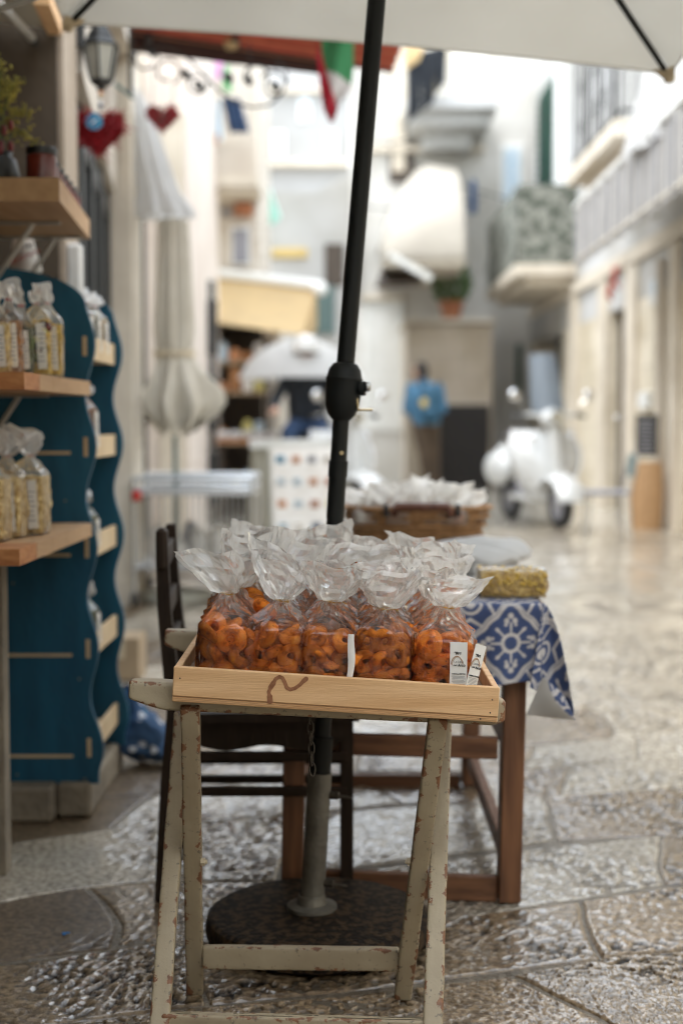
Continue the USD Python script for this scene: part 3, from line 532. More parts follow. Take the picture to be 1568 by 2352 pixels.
MB().span(V(XW - 0.09, 18.7, 3.0), V(XW - 0.003, 19.08, 5.95)).build('shutter_surround', 'white_paint', rh)
# netted balcony
def rail_balcony(name, xo, y0, y1, z0, h, netted):
    b = MB().span(V(xo - 0.06, y0 - 0.05, z0 - 0.14), V(XW - 0.003, y1 + 0.05, z0)).span(V(xo + 0.1, y0 + 0.1, z0 - 0.24), V(XW - 0.003, y1 - 0.1, z0 - 0.143)).build(name, 'limestone', rh)
    r = MB()
    for y in np.arange(y0, y1 + 0.01, 0.13 if netted else 0.22): r.cyl((xo, y, z0), (xo, y, z0 + h), 0.011 if netted else 0.010, n=6)
    for x in np.arange(xo, XW, 0.13):
        for y in (y0, y1): r.cyl((x, y, z0), (x, y, z0 + h), 0.011, n=6)
    for z in (z0 + 0.08, z0 + h): r.tube([(XW, y0, z), (xo, y0, z), (xo, y1, z), (XW, y1, z)], 0.016, 6)
    if not netted:
        for y in np.arange(y0 + 0.3, y1, 0.42):
            for zc_ in (0.3, 0.62): r.tube([(xo, y + 0.07 * math.cos(t), z0 + h * zc_ + 0.09 * math.sin(t)) for t in np.linspace(0, 2 * PI, 13)], 0.006, 5)
    r.build('railing', 'black_iron', b)
    if netted:
        for k, (p, q) in enumerate((((xo - 0.03, y0 - 0.03), (XW, y0 - 0.03)), ((xo - 0.03, y0 - 0.03), (xo - 0.03, y1)))):
            u = np.linspace(0, 1, 24); w = np.linspace(0, 1, 14); U, W_ = np.meshgrid(u, w, indexing='ij'); p, q = np.array(p), np.array(q)
            xy = p + (q - p) * U[..., None]; nn = 0.05 * (noise(np.stack([U * 7, W_ * 5, U * 0 + k], -1), 4) - 0.5)
            Pn = np.stack([xy[..., 0] + (nn if k else 0), xy[..., 1] + (0 if k else nn), z0 - 0.1 + W_ * (h + 0.1)], -1); MB().grid(Pn, 0.012).build('netting', 'netting', b, True)
rail_balcony('netted_balcony', 2.2, 17.7, 21.2, 3.1, 0.96, True)
rail_balcony('iron_balcony', 2.3, 11.9, 14.3, 3.64, 1.15, False)
flat = MB().span(V(XW - 0.03, 12.4, 3.7), V(XW - 0.003, 13.6, 6.0)).build('balcony_shutter', 'white_paint', rh)
# right house continues behind the viewer's shoulder; left row too
# unseen house added behind the camera to keep light off the foreground
MB().span(V(-6, -6, 0), V(2.88, -5, 6.5)).build('wall', 'cream_plaster', building('house_behind', 'unseen cream house added behind the viewpoint to block light'))

# white striped awning on the right
ra = thing('white_awning', 'white shop awning with striped hanging valance on the right wall', 'awning', (2.1, 10.5, 3))
p0, p1 = at(1322, 466, 12.9), at(1640, 232, 7.9); p0[2] = p1[2] = 3.08
ax = p1 - p0; n_ = 90; u = np.linspace(0, 1, n_)
MB().cyl(p0, p1, 0.028, n=12).build('front_bar', 'white_paint', ra)
Pt = np.stack([np.stack([p0 + ax * k + V(0, 0, 0.03), V(XW - 0.01, (p0 + ax * k)[1] + 0.1, 3.75)]) for k in u]); MB().grid(Pt, 0.008).build('roof_cloth', 'white_cloth', ra)
Pv = np.stack([np.stack([p0 + ax * k + V(0.018 * math.sin(k * 60), 0, -0.03 - 0.52 * w) for w in np.linspace(0, 1, 6)]) for k in u]); MB().grid(Pv, 0.006).build('valance', 'valance_cloth', ra, True)
for k in np.linspace(0.02, 0.98, 20): q = p0 + ax * k; MB().bar(q + V(-0.026 + 0.018 * math.sin(k * 60), 0, -0.06), q + V(-0.026 + 0.018 * math.sin(k * 60), 0, -0.53), 0.008, 0.012, (1, 0, 0), 0).build('stripe', 'grey_cloth', ra)
st = MB().bar(p0 + V(-0.028, 0, -0.5), p1 + V(-0.028, 0, -0.5), 0.008, 0.02, (1, 0, 0), 0).build('hem', 'cream_cloth', ra)
MB().bar(p0 + V(0.02, 0.03, 0), V(XW - 0.02, 12.95, 3.0), 0.03, 0.05).build('arm', 'white_paint', ra)
# white dust sheet hung from the iron balcony
u, w = np.meshgrid(np.linspace(0, 1, 30), np.linspace(0, 1, 12), indexing='ij')
q0, q1 = at(1486, 150, 10.2), at(1700, 60, 8.2); r0, r1 = at(1428, 365, 10.2), at(1640, 245, 8.2)
Ps = (q0 * ((1 - u) * (1 - w))[..., None] + q1 * (u * (1 - w))[..., None] + r0 * ((1 - u) * w)[..., None] + r1 * (u * w)[..., None]); Ps[..., 0] += 0.03 * np.sin(u * 26)
tag(MB().grid(Ps, 0.008).build('hanging_sheet', 'white_cloth', None, True), 'white sheet hanging in soft folds above the striped awning', 'sheet')

# tan awning over the shop of wares
ta = thing('tan_awning', 'tan cloth awning over the shop of wares', 'awning', at(600, 700, 15))
A, B, C, D_ = at(482, 634, 14.95), at(728, 664, 14.95), at(494, 742, 14.25), at(694, 770, 14.25)
u, w = np.meshgrid(np.linspace(0, 1, 14), np.linspace(0, 1, 8), indexing='ij')
Pa = A * ((1 - u) * (1 - w))[..., None] + B * (u * (1 - w))[..., None] + C * ((1 - u) * w)[..., None] + D_ * (u * w)[..., None]; Pa[..., 2] -= 0.06 * np.sin(PI * w)
MB().grid(Pa, 0.006).build('cloth', 'tan_cloth', ta, True); MB().grid(np.array([[B, B + V(0, 0, -0.4)], [D_, D_ + V(0, 0, -0.12)]]), 0.006).build('side_flap', 'tan_cloth', ta)
MB().cyl(A + V(0, -.02, .04), B + V(0, -.02, .04), 0.05).build('roller', 'white_paint', ta); MB().ball(B + V(0.03, -0.05, 0), 0.08, 2).build('roller_end', 'white_paint', ta)
# ------------------------------------------------------------------ folding trestle, worn cream paint
def worn(mb, a, b, w, h, side=(1, 0, 0), r=0.004, shape=None, up=None):
    """A painted bar from a to b; wear is 1 along its edges and ends. shape(t) -> (width, height, lift) factors."""
    a, b = np.asarray(a, float), np.asarray(b, float); Lg = np.linalg.norm(b - a)
    z = unit(b - a); x = unit(np.asarray(side, float) - z * np.dot(side, z)); y = np.cross(z, x)
    hw, hh = w / 2, h / 2; pts, we = [], []
    for sx, sy in ((1, 1), (-1, 1), (-1, -1), (1, -1)):
        for k, an in enumerate((0, 45, 90)):
            th0 = {(1, 1): 0, (-1, 1): 90, (-1, -1): 180, (1, -1): 270}[(sx, sy)] + an
            pts.append((sx * (hw - r) + r * math.cos(math.radians(th0)), sy * (hh - r) + r * math.sin(math.radians(th0)))); we.append((0.8, 1.0, 0.8)[k])
        nx, ny = {(1, 1): (-1, 1), (-1, 1): (-1, -1), (-1, -1): (1, -1), (1, -1): (1, 1)}[(sx, sy)]
        p = V(*pts[-1]); q = V(nx * (hw - r) + r * math.cos(math.radians(th0)), ny * (hh - r) + r * math.sin(math.radians(th0)))
        ln = np.linalg.norm(q - p)
        for d, wv in ((0.006, 0.35), (0.012, 0.06), (ln / 2, 0), (ln - 0.012, 0.06), (ln - 0.006, 0.35)):
            if 0 < d < ln: pts.append(tuple(p + (q - p) * d / ln)); we.append(wv)
    pts = np.array(pts); we = np.array(we); n = len(pts)
    ts = np.concatenate([[0, 0.003 / Lg, 0.008 / Lg], np.linspace(0.015 / Lg, 1 - 0.015 / Lg, max(int(Lg / 0.012), 3)), [1 - 0.008 / Lg, 1 - 0.003 / Lg, 1]])
    vs, ws = [], []
    for t in ts:
        fw, fh, lf = shape(t) if shape else (1, 1, 0)
        e = max(0, 1 - min(t, 1 - t) * Lg / 0.016); sc = 1 - 0.10 * max(0, 1 - min(t, 1 - t) * Lg / 0.003)
        wob = 0.0008 * (noise(np.stack([pts[:, 0] * 60, pts[:, 1] * 60, np.full(n, t * Lg * 18)], 1), 5) - 0.5)[:, None] * 2
        P = pts * (fw * sc, fh * sc) + wob * np.sign(pts)
        vs.append(a + z * Lg * t + P[:, :1] * x + (P[:, 1:] + lf) * y); ws.append(np.clip(we + 0.75 * e, 0, 1.15))
    v = np.vstack(vs + [a[None], b[None]]); wv = np.concatenate(ws + [[1.0, 1.0]]); L = len(ts)
    i, j = np.meshgrid(np.arange(L - 1), np.arange(n), indexing='ij'); j2 = (j + 1) % n
    q = np.stack([i * n + j, i * n + j2, (i + 1) * n + j2, (i + 1) * n + j], -1).reshape(-1, 4); f = np.vstack([q[:, [0, 1, 2]], q[:, [0, 2, 3]]])
    k = np.arange(n); k2 = (k + 1) % n
    f = np.vstack([f, np.stack([np.full(n, L * n), k2, k], 1), np.stack([np.full(n, L * n + 1), (L - 1) * n + k, (L - 1) * n + k2], 1)])
    return mb.add(v, f, wear=wv)

tr = thing('folding_trestle', 'low folding trestle of crossed legs in chipped cream paint under the wooden crate', 'trestle', (-0.05, 2.6, 0))
YF, YB = 2.50, 2.93
fl, frt = at(299, 1592, YF), at(1158, 1632, YF)
def endshape(t):
    e = max(0, 1 - t / 0.10); e2 = max(0, 1 - (1 - t) / 0.03)
    return 1 - 0.25 * e2, 1 - 0.36 * e ** 1.3 - 0.3 * e2, 0.009 * e ** 1.3
worn(MB(), fl, frt, 0.042, 0.050, (0, 1, 0), 0.006, endshape).build('front_beam', 'worn_paint', tr, True)
bl = at(380, 1472, YB); br = bl + (frt - fl) * 1.0
worn(MB(), bl, br, 0.042, 0.050, (0, 1, 0), 0.006, endshape).build('back_beam', 'worn_paint', tr, True)
legA = [(at(437, 1622, YF - 0.024), at(448, 2312, 2.80)), (at(1006, 1648, YF - 0.024), at(924, 2330, 2.775))]
legB = [(at(420, 1640, 2.86), at(352, 2470, 2.31)), (at(1018, 1640, 2.88), at(987, 2470, 2.31))]
for k, (a, b) in enumerate(legA):
    b = b.copy(); b[2] = 0.004; worn(MB(), a, b, 0.034, 0.022, (1, 0, 0)).build('leg', 'worn_paint', tr, True)
for k, (a, b) in enumerate(legB):
    b = b.copy(); b[2] = 0.004; worn(MB(), a, b, 0.034, 0.022, (1, 0, 0)).build('leg', 'worn_paint', tr, True)
def on(a, b, y):
    t = (y - a[1]) / (b[1] - a[1]); return a + (b - a) * t
lB = [(a, V(b[0], b[1], 0.004)) for a, b in legB]; lA = [(a, V(b[0], b[1], 0.004)) for a, b in legA]
c0, c1 = at(466, 2198, 2.745), at(916, 2204, 2.745); worn(MB(), c0, c1, 0.020, 0.046, (0, 1, 0)).build('back_rail', 'worn_paint', tr, True)
c0, c1 = at(372, 2356, 2.418), at(985, 2372, 2.418); worn(MB(), c0, c1, 0.022, 0.046, (0, 1, 0)).build('front_rail', 'worn_paint', tr, True)
for px, s in ((466, 1), (940, -1)):
    c = at(px, 1980, 2.63); MB().cyl(c - V(0.004 * s, 0, 0), c + V(0.004 * s, 0, 0), 0.0075, n=6).cyl(c + V(0.0042 * s, 0, 0), c + V(0.008 * s, 0, 0), 0.004, n=8).build('bolt', 'canopy_trim', tr)

# chain hanging from the beam
chn = thing('hanging_chain', 'short rusty chain hanging from the beam of the trestle', 'chain', at(712, 1640, 2.54))
for k in range(6):
    c = at(712 + 1.0 * k, 1648 + 24 * k, 2.54 + 0.0); an = np.linspace(0, 2 * PI, 13)[:-1]; pl = V(1, 0, 0) if k % 2 else V(0.35, 1, 0); pl = unit(pl)
    p = np.stack([c + pl * (0.0052 * math.cos(t)) + V(0, 0, 0.0125 * math.sin(t)) for t in an]); MB().tube(p, 0.0017, 6, True).build('link', 'chain_iron', chn, True)

# ------------------------------------------------------------------ crate on the trestle
ROLL = 3.4
Fl, Fr = at(399, 1531, 2.445), at(1148, 1580, 2.445)
ex = unit(Fr - Fl); ey = unit(V(0.0, 1, 0.0) - ex * ex[1]); ez = np.cross(ex, ey); Rc = np.stack([ex, ey, ez], 1)
CW = np.linalg.norm(Fr - Fl); CD, CH = 0.61, 0.062
def crate(u, v, w):  # u across from the front left top corner, v back, w up from the rim
    return Fl + ex * u + ey * v + ez * w
cr = thing('wooden_crate', 'shallow pale pine crate full of taralli bags on the cream trestle', 'crate', crate(CW / 2, CD / 2, -CH))
def crate_box(u0, u1, v0, v1, w0, w1, name, m_, ch=0.0015):
    return MB().box(crate((u0 + u1) / 2, (v0 + v1) / 2, (w0 + w1) / 2), (u1 - u0, v1 - v0, w1 - w0), ch, Rc).build(name, m_, cr)
T = 0.012
crate_box(0, CW, 0, T, -CH + 0.010, 0, 'front_board', 'pine')
crate_box(0, CW, 0.0015, T, -CH, -CH + 0.0095, 'bottom_strip', 'pine')
for k in range(3): crate_box(0.001, CW - 0.001, 0.0008, T, -CH + 0.0096 - 0.0028 * k - 0.0007, -CH + 0.0096 - 0.0028 * k, 'seam', 'ply_layer', 0)
crate_box(0, T, T + 0.0005, CD, -CH, -0.001, 'side_board', 'pine'); crate_box(CW - T, CW, T + 0.0005, CD, -CH, -0.001, 'side_board', 'pine')
crate_box(T, CW - T, CD - T, CD, -CH, -0.001, 'back_board', 'pine'); crate_box(T + 0.0005, CW - T - 0.0005, T + 0.001, CD - T - 0.0005, -0.032, -0.026, 'floor_board', 'pine_dark')
from shapely.geometry import LineString, Polygon
sc = 0.0002993 * 2.445 / 2.445 * (0.5999 * 2.445 / 3267 / 0.0002993 * 1.0)
def fp(x, y): return ((x - 36) * 0.5999 * 2.445 / FPX, -(y - 660) * 0.5999 * 2.445 / FPX)
path = [(416, 796), (413, 778), (408, 760), (414, 742), (424, 725), (432, 708), (446, 700), (458, 705), (468, 722), (476, 742), (490, 750), (508, 745), (526, 732), (540, 716), (549, 708)]
pp = [fp(x, y - (x - 36) * 0.065) for x, y in path]
g = LineString(pp).buffer(0.0032); g = g.union(LineString(pp[:2]).buffer(0.0048)).union(LineString(pp[-2:]).buffer(0.0040)).union(LineString(pp[3:5]).buffer(0.0044))
Mf = np.stack([ex, ez, -ey], 1)
MB().poly(g, 0.0006, Mf, Fl).build('brand_mark', 'brand_brown', cr)
for u, w in ((0.012, -0.02), (CW - 0.012, -0.022), (CW - 0.014, -0.045), (CW - 0.03, -0.057)):
    MB().cyl(crate(u, -0.0006, w), crate(u, 0.002, w), 0.0014, n=8).build('nail', 'chain_iron', cr)

# ------------------------------------------------------------------ bags of taralli
def torus_variant(k):
    r = np.random.default_rng(100 + k); nu, nv = 24, 10; u = np.arange(nu) / nu * 2 * PI; v = np.arange(nv) / nv * 2 * PI; U, W = np.meshgrid(u, v, indexing='ij')
    R = 0.0152 + 0.0010 * np.cos(2 * U + r.uniform(0, 6)) + 0.0006 * np.cos(3 * U + r.uniform(0, 6)); a = 0.0092 + 0.0011 * np.cos(U + r.uniform(0, 6)) + 0.0006 * np.cos(2 * U + r.uniform(0, 6))
    P = np.stack([(R + a * np.cos(W)) * np.cos(U), (R + a * np.cos(W)) * np.sin(U), 0.94 * a * np.sin(W)], -1)
    P *= (1 + 0.05 * (noise(P * 260, k)[..., None] - 0.5) + 0.10 * (noise(P * 110, k + 9)[..., None] - 0.5))
    i, j = np.meshgrid(np.arange(nu), np.arange(nv), indexing='ij'); i2, j2 = (i + 1) % nu, (j + 1) % nv
    return P.reshape(-1, 3), np.stack([i * nv + j, i2 * nv + j, i2 * nv + j2, i * nv + j2], -1).reshape(-1, 4)
TV = [torus_variant(k) for k in range(9)]

def film_bag(seed, w, d, hc, hn, ht, fan=0.045, tilt=(0, 0), fyaw=0.0, milk=(0.06, 0.30, 0.42), n=46, sq=0.42, crinkle=1.0):
    """The skin of a tied clear bag: boxy below hc, gathered at hn, the free end fanning out up to ht."""
    r = np.random.default_rng(seed); th = np.arange(n) / n * 2 * PI
    zb = np.concatenate([np.linspace(0, hc, 7), hc + (hn - hc) * np.array([0.12, 0.26, 0.4, 0.54, 0.67, 0.79, 0.89, 0.96, 1.0])]); zf = hn + (ht - hn) * np.array([0.06, 0.16, 0.3, 0.45, 0.6, 0.75, 0.88, 1.0])
    cx, cy = np.cos(th), np.sin(th); bx = w / 2 * np.sign(cx) * np.abs(cx) ** sq; by = d / 2 * np.sign(cy) * np.abs(cy) ** sq
    k1, k2 = r.integers(4, 7), r.integers(9, 14); f1, f2, f3 = r.uniform(0, 6.28, 3); rows, mk = [], []
    lean = V(*tilt); slope, roll = r.uniform(-0.32, 0.32), r.uniform(-0.5, 0.5); rid = lambda k, f: 1 - 2 * np.abs(np.sin(k * th / 2 + f)) ** 0.8
    for z in zb:
        t = max(0, (z - hc) / (hn - hc)); s = 1 - (1 - 0.26) * (0.25 * t + 0.75 * smooth01(t) ** 1.05); s *= 0.97 + 0.03 * min(1, z / 0.01)
        pl = 0.24 * t * (1.2 - 0.6 * t); m = 1 + pl * (0.7 * rid(k1, f1) + 0.55 * rid(k2, f2)); round_ = smooth01(t * 1.1)
        x = (bx * (1 - round_) + cx * w / 2 * round_) * s * m; y = (by * (1 - round_) + cy * w / 2 * round_) * s * m
        wr = (0.0018 + 0.005 * t * (1 - t) * 4) * crinkle * (noise(np.stack([cx * 6 + seed, cy * 6, np.full(n, z * 90)], 1), seed) - 0.5) * 2
        rows.append(np.stack([x + cx * wr + lean[0] * t ** 2 * 0.4, y + cy * wr + lean[1] * t ** 2 * 0.4, np.full(n, z) + 0.006 * t * (1 - t) * 4 * rid(k1, f3)], 1))
        mk.append(milk[0] + (milk[1] - milk[0]) * smooth01(t * 1.1) + 0.22 * t * np.clip(rid(k2, f2), 0, 1) ** 2)
    ca, sa = math.cos(fyaw), math.sin(fyaw); fold = r.uniform(-0.4, 0.4); c1, c2 = r.uniform(45, 90), r.uniform(110, 170)
    for z in zf:
        t = (z - hn) / (ht - hn); fx = 0.0140 * w / 0.1 + (fan - 0.013) * min(1, t * 1.35) ** 0.7; fy = 0.0140 * w / 0.1 * (1 - t) + 0.002 + 0.010 * math.sin(PI * min(t, 1) ** 0.8)
        sx = np.sign(cx) * np.abs(cx) ** 0.55; lx = fx * sx; ly = fy * cy * (1 + 0.4 * np.cos(k1 * th + f2)) + 0.011 * t * (2 * np.abs(np.mod(lx * c1 / 6 + f3, 1) - 0.5) - 0.5) + 0.005 * t * (2 * np.abs(np.mod(lx * c2 / 6 + f1, 1) - 0.5) - 0.5) + fold * lx * np.sign(lx) * t
        wr = 0.005 * crinkle * (noise(np.stack([cx * 4 + seed, cy * 4, np.full(n, z * 70)], 1), seed + 5) - 0.5) * 2
        X_ = lx * ca - ly * sa; Z_ = z + slope * lx * t + 0.004 * t * np.sin(lx * 90 + f2); X_ = X_ + roll * (z - hn) * 0.8
        rows.append(np.stack([X_ + lean[0] * (0.4 + t) + wr * cx, lx * sa + ly * ca + lean[1] * (0.4 + t) + wr * cy, Z_], 1))
        mk.append(np.clip(milk[2] * (1.1 - 0.25 * t) + 0.20 * (noise(np.stack([cx * 7, cy * 7, np.full(n, z * 90)], 1), seed + 2) - 0.5) + (0.2 if t > 0.97 else 0), 0, 1))
    P = np.stack(rows); Mk = np.stack(mk); L = len(P); i, j = np.meshgrid(np.arange(L - 1), np.arange(n), indexing='ij'); j2 = (j + 1) % n
    f = np.stack([i * n + j, i * n + j2, (i + 1) * n + j2, (i + 1) * n + j], -1).reshape(-1, 4)
    base = np.stack([rows[0].mean(0)]); v = np.vstack([P.reshape(-1, 3), base]); f3_ = np.vstack([f[:, [0, 1, 2]], f[:, [0, 2, 3]], np.stack([np.full(n, L * n), (np.arange(n) + 1) % n, np.arange(n)], 1)])
    return v, f3_, np.concatenate([Mk.ravel(), [milk[0]]]), rows[len(zb) - 1].mean(0)

def pack(n, w, d, h, seed, r0=0.0192):
    r = np.random.default_rng(seed); p = np.stack([r.uniform(-w / 2, w / 2, n), r.uniform(-d / 2, d / 2, n), r.uniform(0, h, n)], 1)
    for it in range(160):
        p[:, 2] -= 0.0012
        for _ in range(3):
            dd_ = p[:, None] - p[None]; dist = np.linalg.norm(dd_, axis=-1) + np.eye(n); ov = np.clip(2 * r0 - dist, 0, None) * (1 - np.eye(n))
            p += 0.45 * (dd_ / dist[..., None] * ov[..., None]).sum(1)
            p[:, 0] = np.clip(p[:, 0], -w / 2 + 0.017, w / 2 - 0.017); p[:, 1] = np.clip(p[:, 1], -d / 2 + 0.011, d / 2 - 0.011); p[:, 2] = np.clip(p[:, 2], 0.013, None)
    return p

TAX = {}
def tarallo_at(parent, o, Rm, k):
    v, f = TV[k % len(TV)]; v = v * bag_rng.uniform(0.98, 1.16); obj('tarallo', (v @ Rm.T + o, np.vstack([f[:, [0, 1, 2]], f[:, [0, 2, 3]]])), 'tarallo', parent, True)

FRONT_LABEL = ['leftmost front taralli bag, one ring facing out in its lower left corner', 'second front taralli bag from the left, star of film creases at its neck', 'middle front taralli bag with one big ring facing out at the top', 'fourth front taralli bag from the left with a blank white slip beside its rings', 'rightmost front taralli bag with two printed paper labels in its corner']
bag_rng = np.random.default_rng(5)
def taralli_bag(u, v, row, col, seed):
    front = row == 0
    if front: lab, grp = FRONT_LABEL[col], None
    else: lab, grp = f'clear taralli bag {("leftmost", "second from the left", "in the middle", "second from the right", "rightmost")[col]} in the {("", "second", "third", "fourth", "fifth", "back")[row]} row of the crate', 'taralli bags behind the front row'
    base = crate(u, v, -0.0255); b = thing('taralli_bag', lab, 'bag', base, grp)
    w, d = 0.110, 0.097; ht = bag_rng.uniform(0.206, 0.232) + 0.004 * row; hn = bag_rng.uniform(0.142, 0.154) + 0.003 * row; hc = 0.096
    Rz = rot((0, 0, 1), bag_rng.uniform(-7, 7)); Rb = Rc @ Rz
    v_, f_, mk, neck = film_bag(seed, w, d, hc, hn, ht, bag_rng.uniform(0.046, 0.064), (bag_rng.uniform(-0.022, 0.022), bag_rng.uniform(-0.03, 0.012)), bag_rng.uniform(-0.7, 0.7), milk=(0.012, 0.19, 0.38), crinkle=1.8, n=56)
    obj('film', (v_ @ Rb.T + base, f_), 'film', b, False, {'milk': mk})
    an = np.linspace(0, 2 * PI, 15)[:-1]; nk = neck + V(0, 0, 0)
    tie = np.stack([nk + V(0.0130 * math.cos(t), 0.0130 * math.sin(t), 0.001 * math.sin(2 * t)) for t in an]); mb = MB().tube(tie @ Rb.T + base, 0.0012, 5, True)
    q = nk + V(0.009, -0.010, 0); e = bag_rng.uniform(-0.6, 1.0); mb.tube(np.stack([q, q + V(0.006 * e + .004, -0.003, 0.002), q + V(0.016 * e + .004, -0.002, -0.002)]) @ Rb.T + base, 0.001, 5); mb.build('tie', 'tie_gold', b)
    n = 21 if front else (17 if row < 3 else 13); pts = pack(n, w - 0.006, d - 0.006, 0.13, seed + 50)
    order = np.argsort(pts[:, 1])
    for k, idx in enumerate(order):
        p = pts[idx]
        if front and k < 14:
            ax = unit(V(bag_rng.uniform(-0.5, 0.5), -1, bag_rng.uniform(-0.5, 0.55))) if bag_rng.random() < 0.5 else unit(bag_rng.normal(size=3))
        else: ax = unit(bag_rng.normal(size=3))
        p = p.copy(); zz = ax; xx = unit(np.cross(zz, V(0.3, 0.2, 1))); yy = np.cross(zz, xx); Rt = np.stack([xx, yy, zz], 1) @ rot((0, 0, 1), bag_rng.uniform(0, 360))
        for q_, hf in ((0, w / 2), (1, d / 2)):
            e_ = 0.0168 * math.sqrt(max(0, 1 - zz[q_] ** 2)) + 0.0110; p[q_] = np.clip(p[q_], -hf + e_, hf - e_)
        tarallo_at(b, base + Rb @ p, Rb @ Rt, int(bag_rng.integers(0, 9)))
    return b, base, Rb
bags = {}
us = [(458 + 572) / 2, (572 + 690) / 2, (690 + 808) / 2, (812 + 940) / 2, (946 + 1098) / 2]
for row in range(6):
    for col in range(5):
        u = (us[col] - 399) / (1148 - 399) * CW * (1 if row == 0 else 1) + (0 if row == 0 else bag_rng.uniform(-0.008, 0.008)); v = 0.064 + row * 0.0985 + (bag_rng.uniform(-0.005, 0.005) if row else 0)
        bags[row, col] = taralli_bag(u, v, row, col, 1000 + row * 10 + col)
# paper inside the front bags
b, base, Rb = bags[0, 3]
P = np.stack([np.stack([base + Rb @ V(-0.054 + 0.0065 * s * (1 - 0.5 * abs(t - 0.55)) + 0.002 * math.sin(t * 5), -0.053 + 0.002 * abs(s), 0.022 + 0.078 * t) for s in (-1, 0, 1)]) for t in np.linspace(0, 1, 8)])
MB().grid(P, 0.0004).build('paper_slip', 'paper', b, True, 'blank white paper slip')
def bag_label(b, base, Rb, c, yaw, tiltz, w=0.030, h=0.080, big=True):
    r = Rb @ rot((0, 0, 1), yaw) @ rot((0, 1, 0), tiltz); X, Yn, Z = r[:, 0], r[:, 1], r[:, 2]; o = base + Rb @ c
    lb = MB().box(o, (w, 0.0005, h), 0, r).build('label', 'paper', b)
    q = lambda x, z: o - Yn * 0.0005 + X * x + Z * z
    arc = [q(-0.003 + 0.0095 * math.cos(t), 0.001 + 0.0145 * math.sin(t)) for t in np.linspace(PI, 0.15, 18)]
    MB().tube(arc, 0.0009, 5).tube([p + X * 0.0016 - Z * 0.0014 for p in arc], 0.0005, 5).build('arch_print', 'ink_brown', lb)
    m = MB(); text_on(m, 'delle', 0.0022, q(-0.004, 0.0215), X, Z); text_on(m, 'Arti', 0.0042, q(-0.0005, 0.0188), X, Z, True); text_on(m, "dell'", 0.0026, q(-0.0055, -0.0015), X, Z); text_on(m, 'Arco', 0.0042, q(0.0055, -0.0022), X, Z, True)
    text_on(m, 'TARALLI EXTRA', 0.0022, q(0.0005, -0.0165), X, Z, True); m.build('lettering', 'ink_black', lb)
    m = MB(); text_on(m, 'La Casa', 0.0032, q(0.0005, 0.0045), X, Z)
    for k in range(8): m.box(q(-0.0005 + 0.0007 * (k % 3), -0.0195 - 0.0023 * k), (w * (0.78 - 0.1 * (k % 2)), 0.0003, 0.0006), 0, r)
    m.build('fine_print', 'ink_grey', lb)
b, base, Rb = bags[0, 4]; bag_label(b, base, Rb, V(0.026, -0.0535, 0.059), 2, -3); bag_label(b, base, Rb, V(0.056, -0.046, 0.056), 40, 13, 0.025)

# ------------------------------------------------------------------ parasol over the table
pb = at(716, 2092, 3.13); pb[2] = 0.065
tj = at(783, 960, 3.13); tj2 = at(793, 838, 3.13)
axl = unit(tj - pb); axu = unit(at(868, -40, 3.16) - tj2)
hub = tj2 + axu * (2.78 - tj2[2]) / axu[2]
ps = thing('cream_parasol', 'large cream parasol with tilted black pole shading the crate of taralli', 'parasol', V(pb[0], pb[1], 0))
def along(z): return pb + axl * (z - pb[2]) / axl[2]
MB().cyl(pb + V(0, 0, -0.01), along(0.37), 0.0265, n=20).build('base_tube', 'steel_tube', ps, 40)
MB().lathe([(0.0, 0), (0.056, 0), (0.056, 0.008), (0.034, 0.012), (0.030, 0.03), (0.027, 0.032)], pb + V(0, 0, -0.004), 24).build('flange', 'steel_tube', ps, 40)
for z, d in ((0.32, 1), (0.12, 1)): q = along(z); MB().cyl(q + V(0.024, -0.004, 0), q + V(0.045, -0.01, 0), 0.009, n=10).tube([q + V(0.04, -0.012, 0), q + V(0.075, -0.012, -0.005)], 0.0035, 6).build('clamp_screw', 'chain_iron', ps)
MB().cyl(along(0.371), along(0.45), 0.0245, n=20).build('sleeve', 'pole_black', ps, 40)
zz = at(768, 1190, 3.13)[2]; MB().cyl(along(0.45), along(zz), 0.0185, n=20).build('lower_pole', 'pole_black', ps, 40)
MB().cyl(along(zz), along(at(770, 1095, 3.13)[2]), 0.0195, n=20).build('middle_pole', 'pole_black', ps, 40)
MB().cyl(along(at(770, 1095, 3.13)[2]), along(at(772, 1058, 3.13)[2]), 0.0212, n=20).build('collar', 'pole_black', ps, 40)
MB().cyl(along(at(772, 1058, 3.13)[2]), tj, 0.0182, n=20).build('pole', 'pole_black', ps, 40)
MB().cyl(along(at(776, 1040, 3.13)[2]) - V(-0.006, 0.0165, 0), along(at(776, 1040, 3.13)[2]) - V(-0.006, 0.0205, 0), 0.0045, n=10).build('rivet', 'brass', ps)
cj = (tj + tj2) / 2; ax_ = unit(tj2 - tj); xx = unit(np.cross(V(0, 1, 0), ax_)); Rj = np.stack([xx, np.cross(ax_, xx), ax_], 1); hl = np.linalg.norm(tj2 - tj) / 2
pr = [(0.0, -hl - 0.004), (0.020, -hl - 0.004), (0.030, -hl + 0.008), (0.038, -hl + 0.03), (0.0395, -hl + 0.05), (0.0395, hl - 0.034), (0.0405, hl - 0.033), (0.0405, hl - 0.028), (0.0385, hl - 0.026), (0.035, hl - 0.01), (0.027, hl + 0.002), (0.0205, hl + 0.005), (0, hl + 0.005)]
tb = MB().lathe(pr, cj, 28, Rj).build('tilt_housing', 'pole_black', ps, 35)
q = at(826, 892, 3.11); MB().cyl(q, q + V(0.012, -0.002, 0), 0.016, n=16).build('crank_boss', 'pole_black', ps, 35)
MB().lathe([(0, 0), (0.010, 0.0), (0.012, 0.006), (0.008, 0.012), (0, 0.013)], q + V(0.012, -0.004, 0.004), 14, rot((0, 1, 0), 90)).build('crank_knob', 'steel_bright', ps, True)
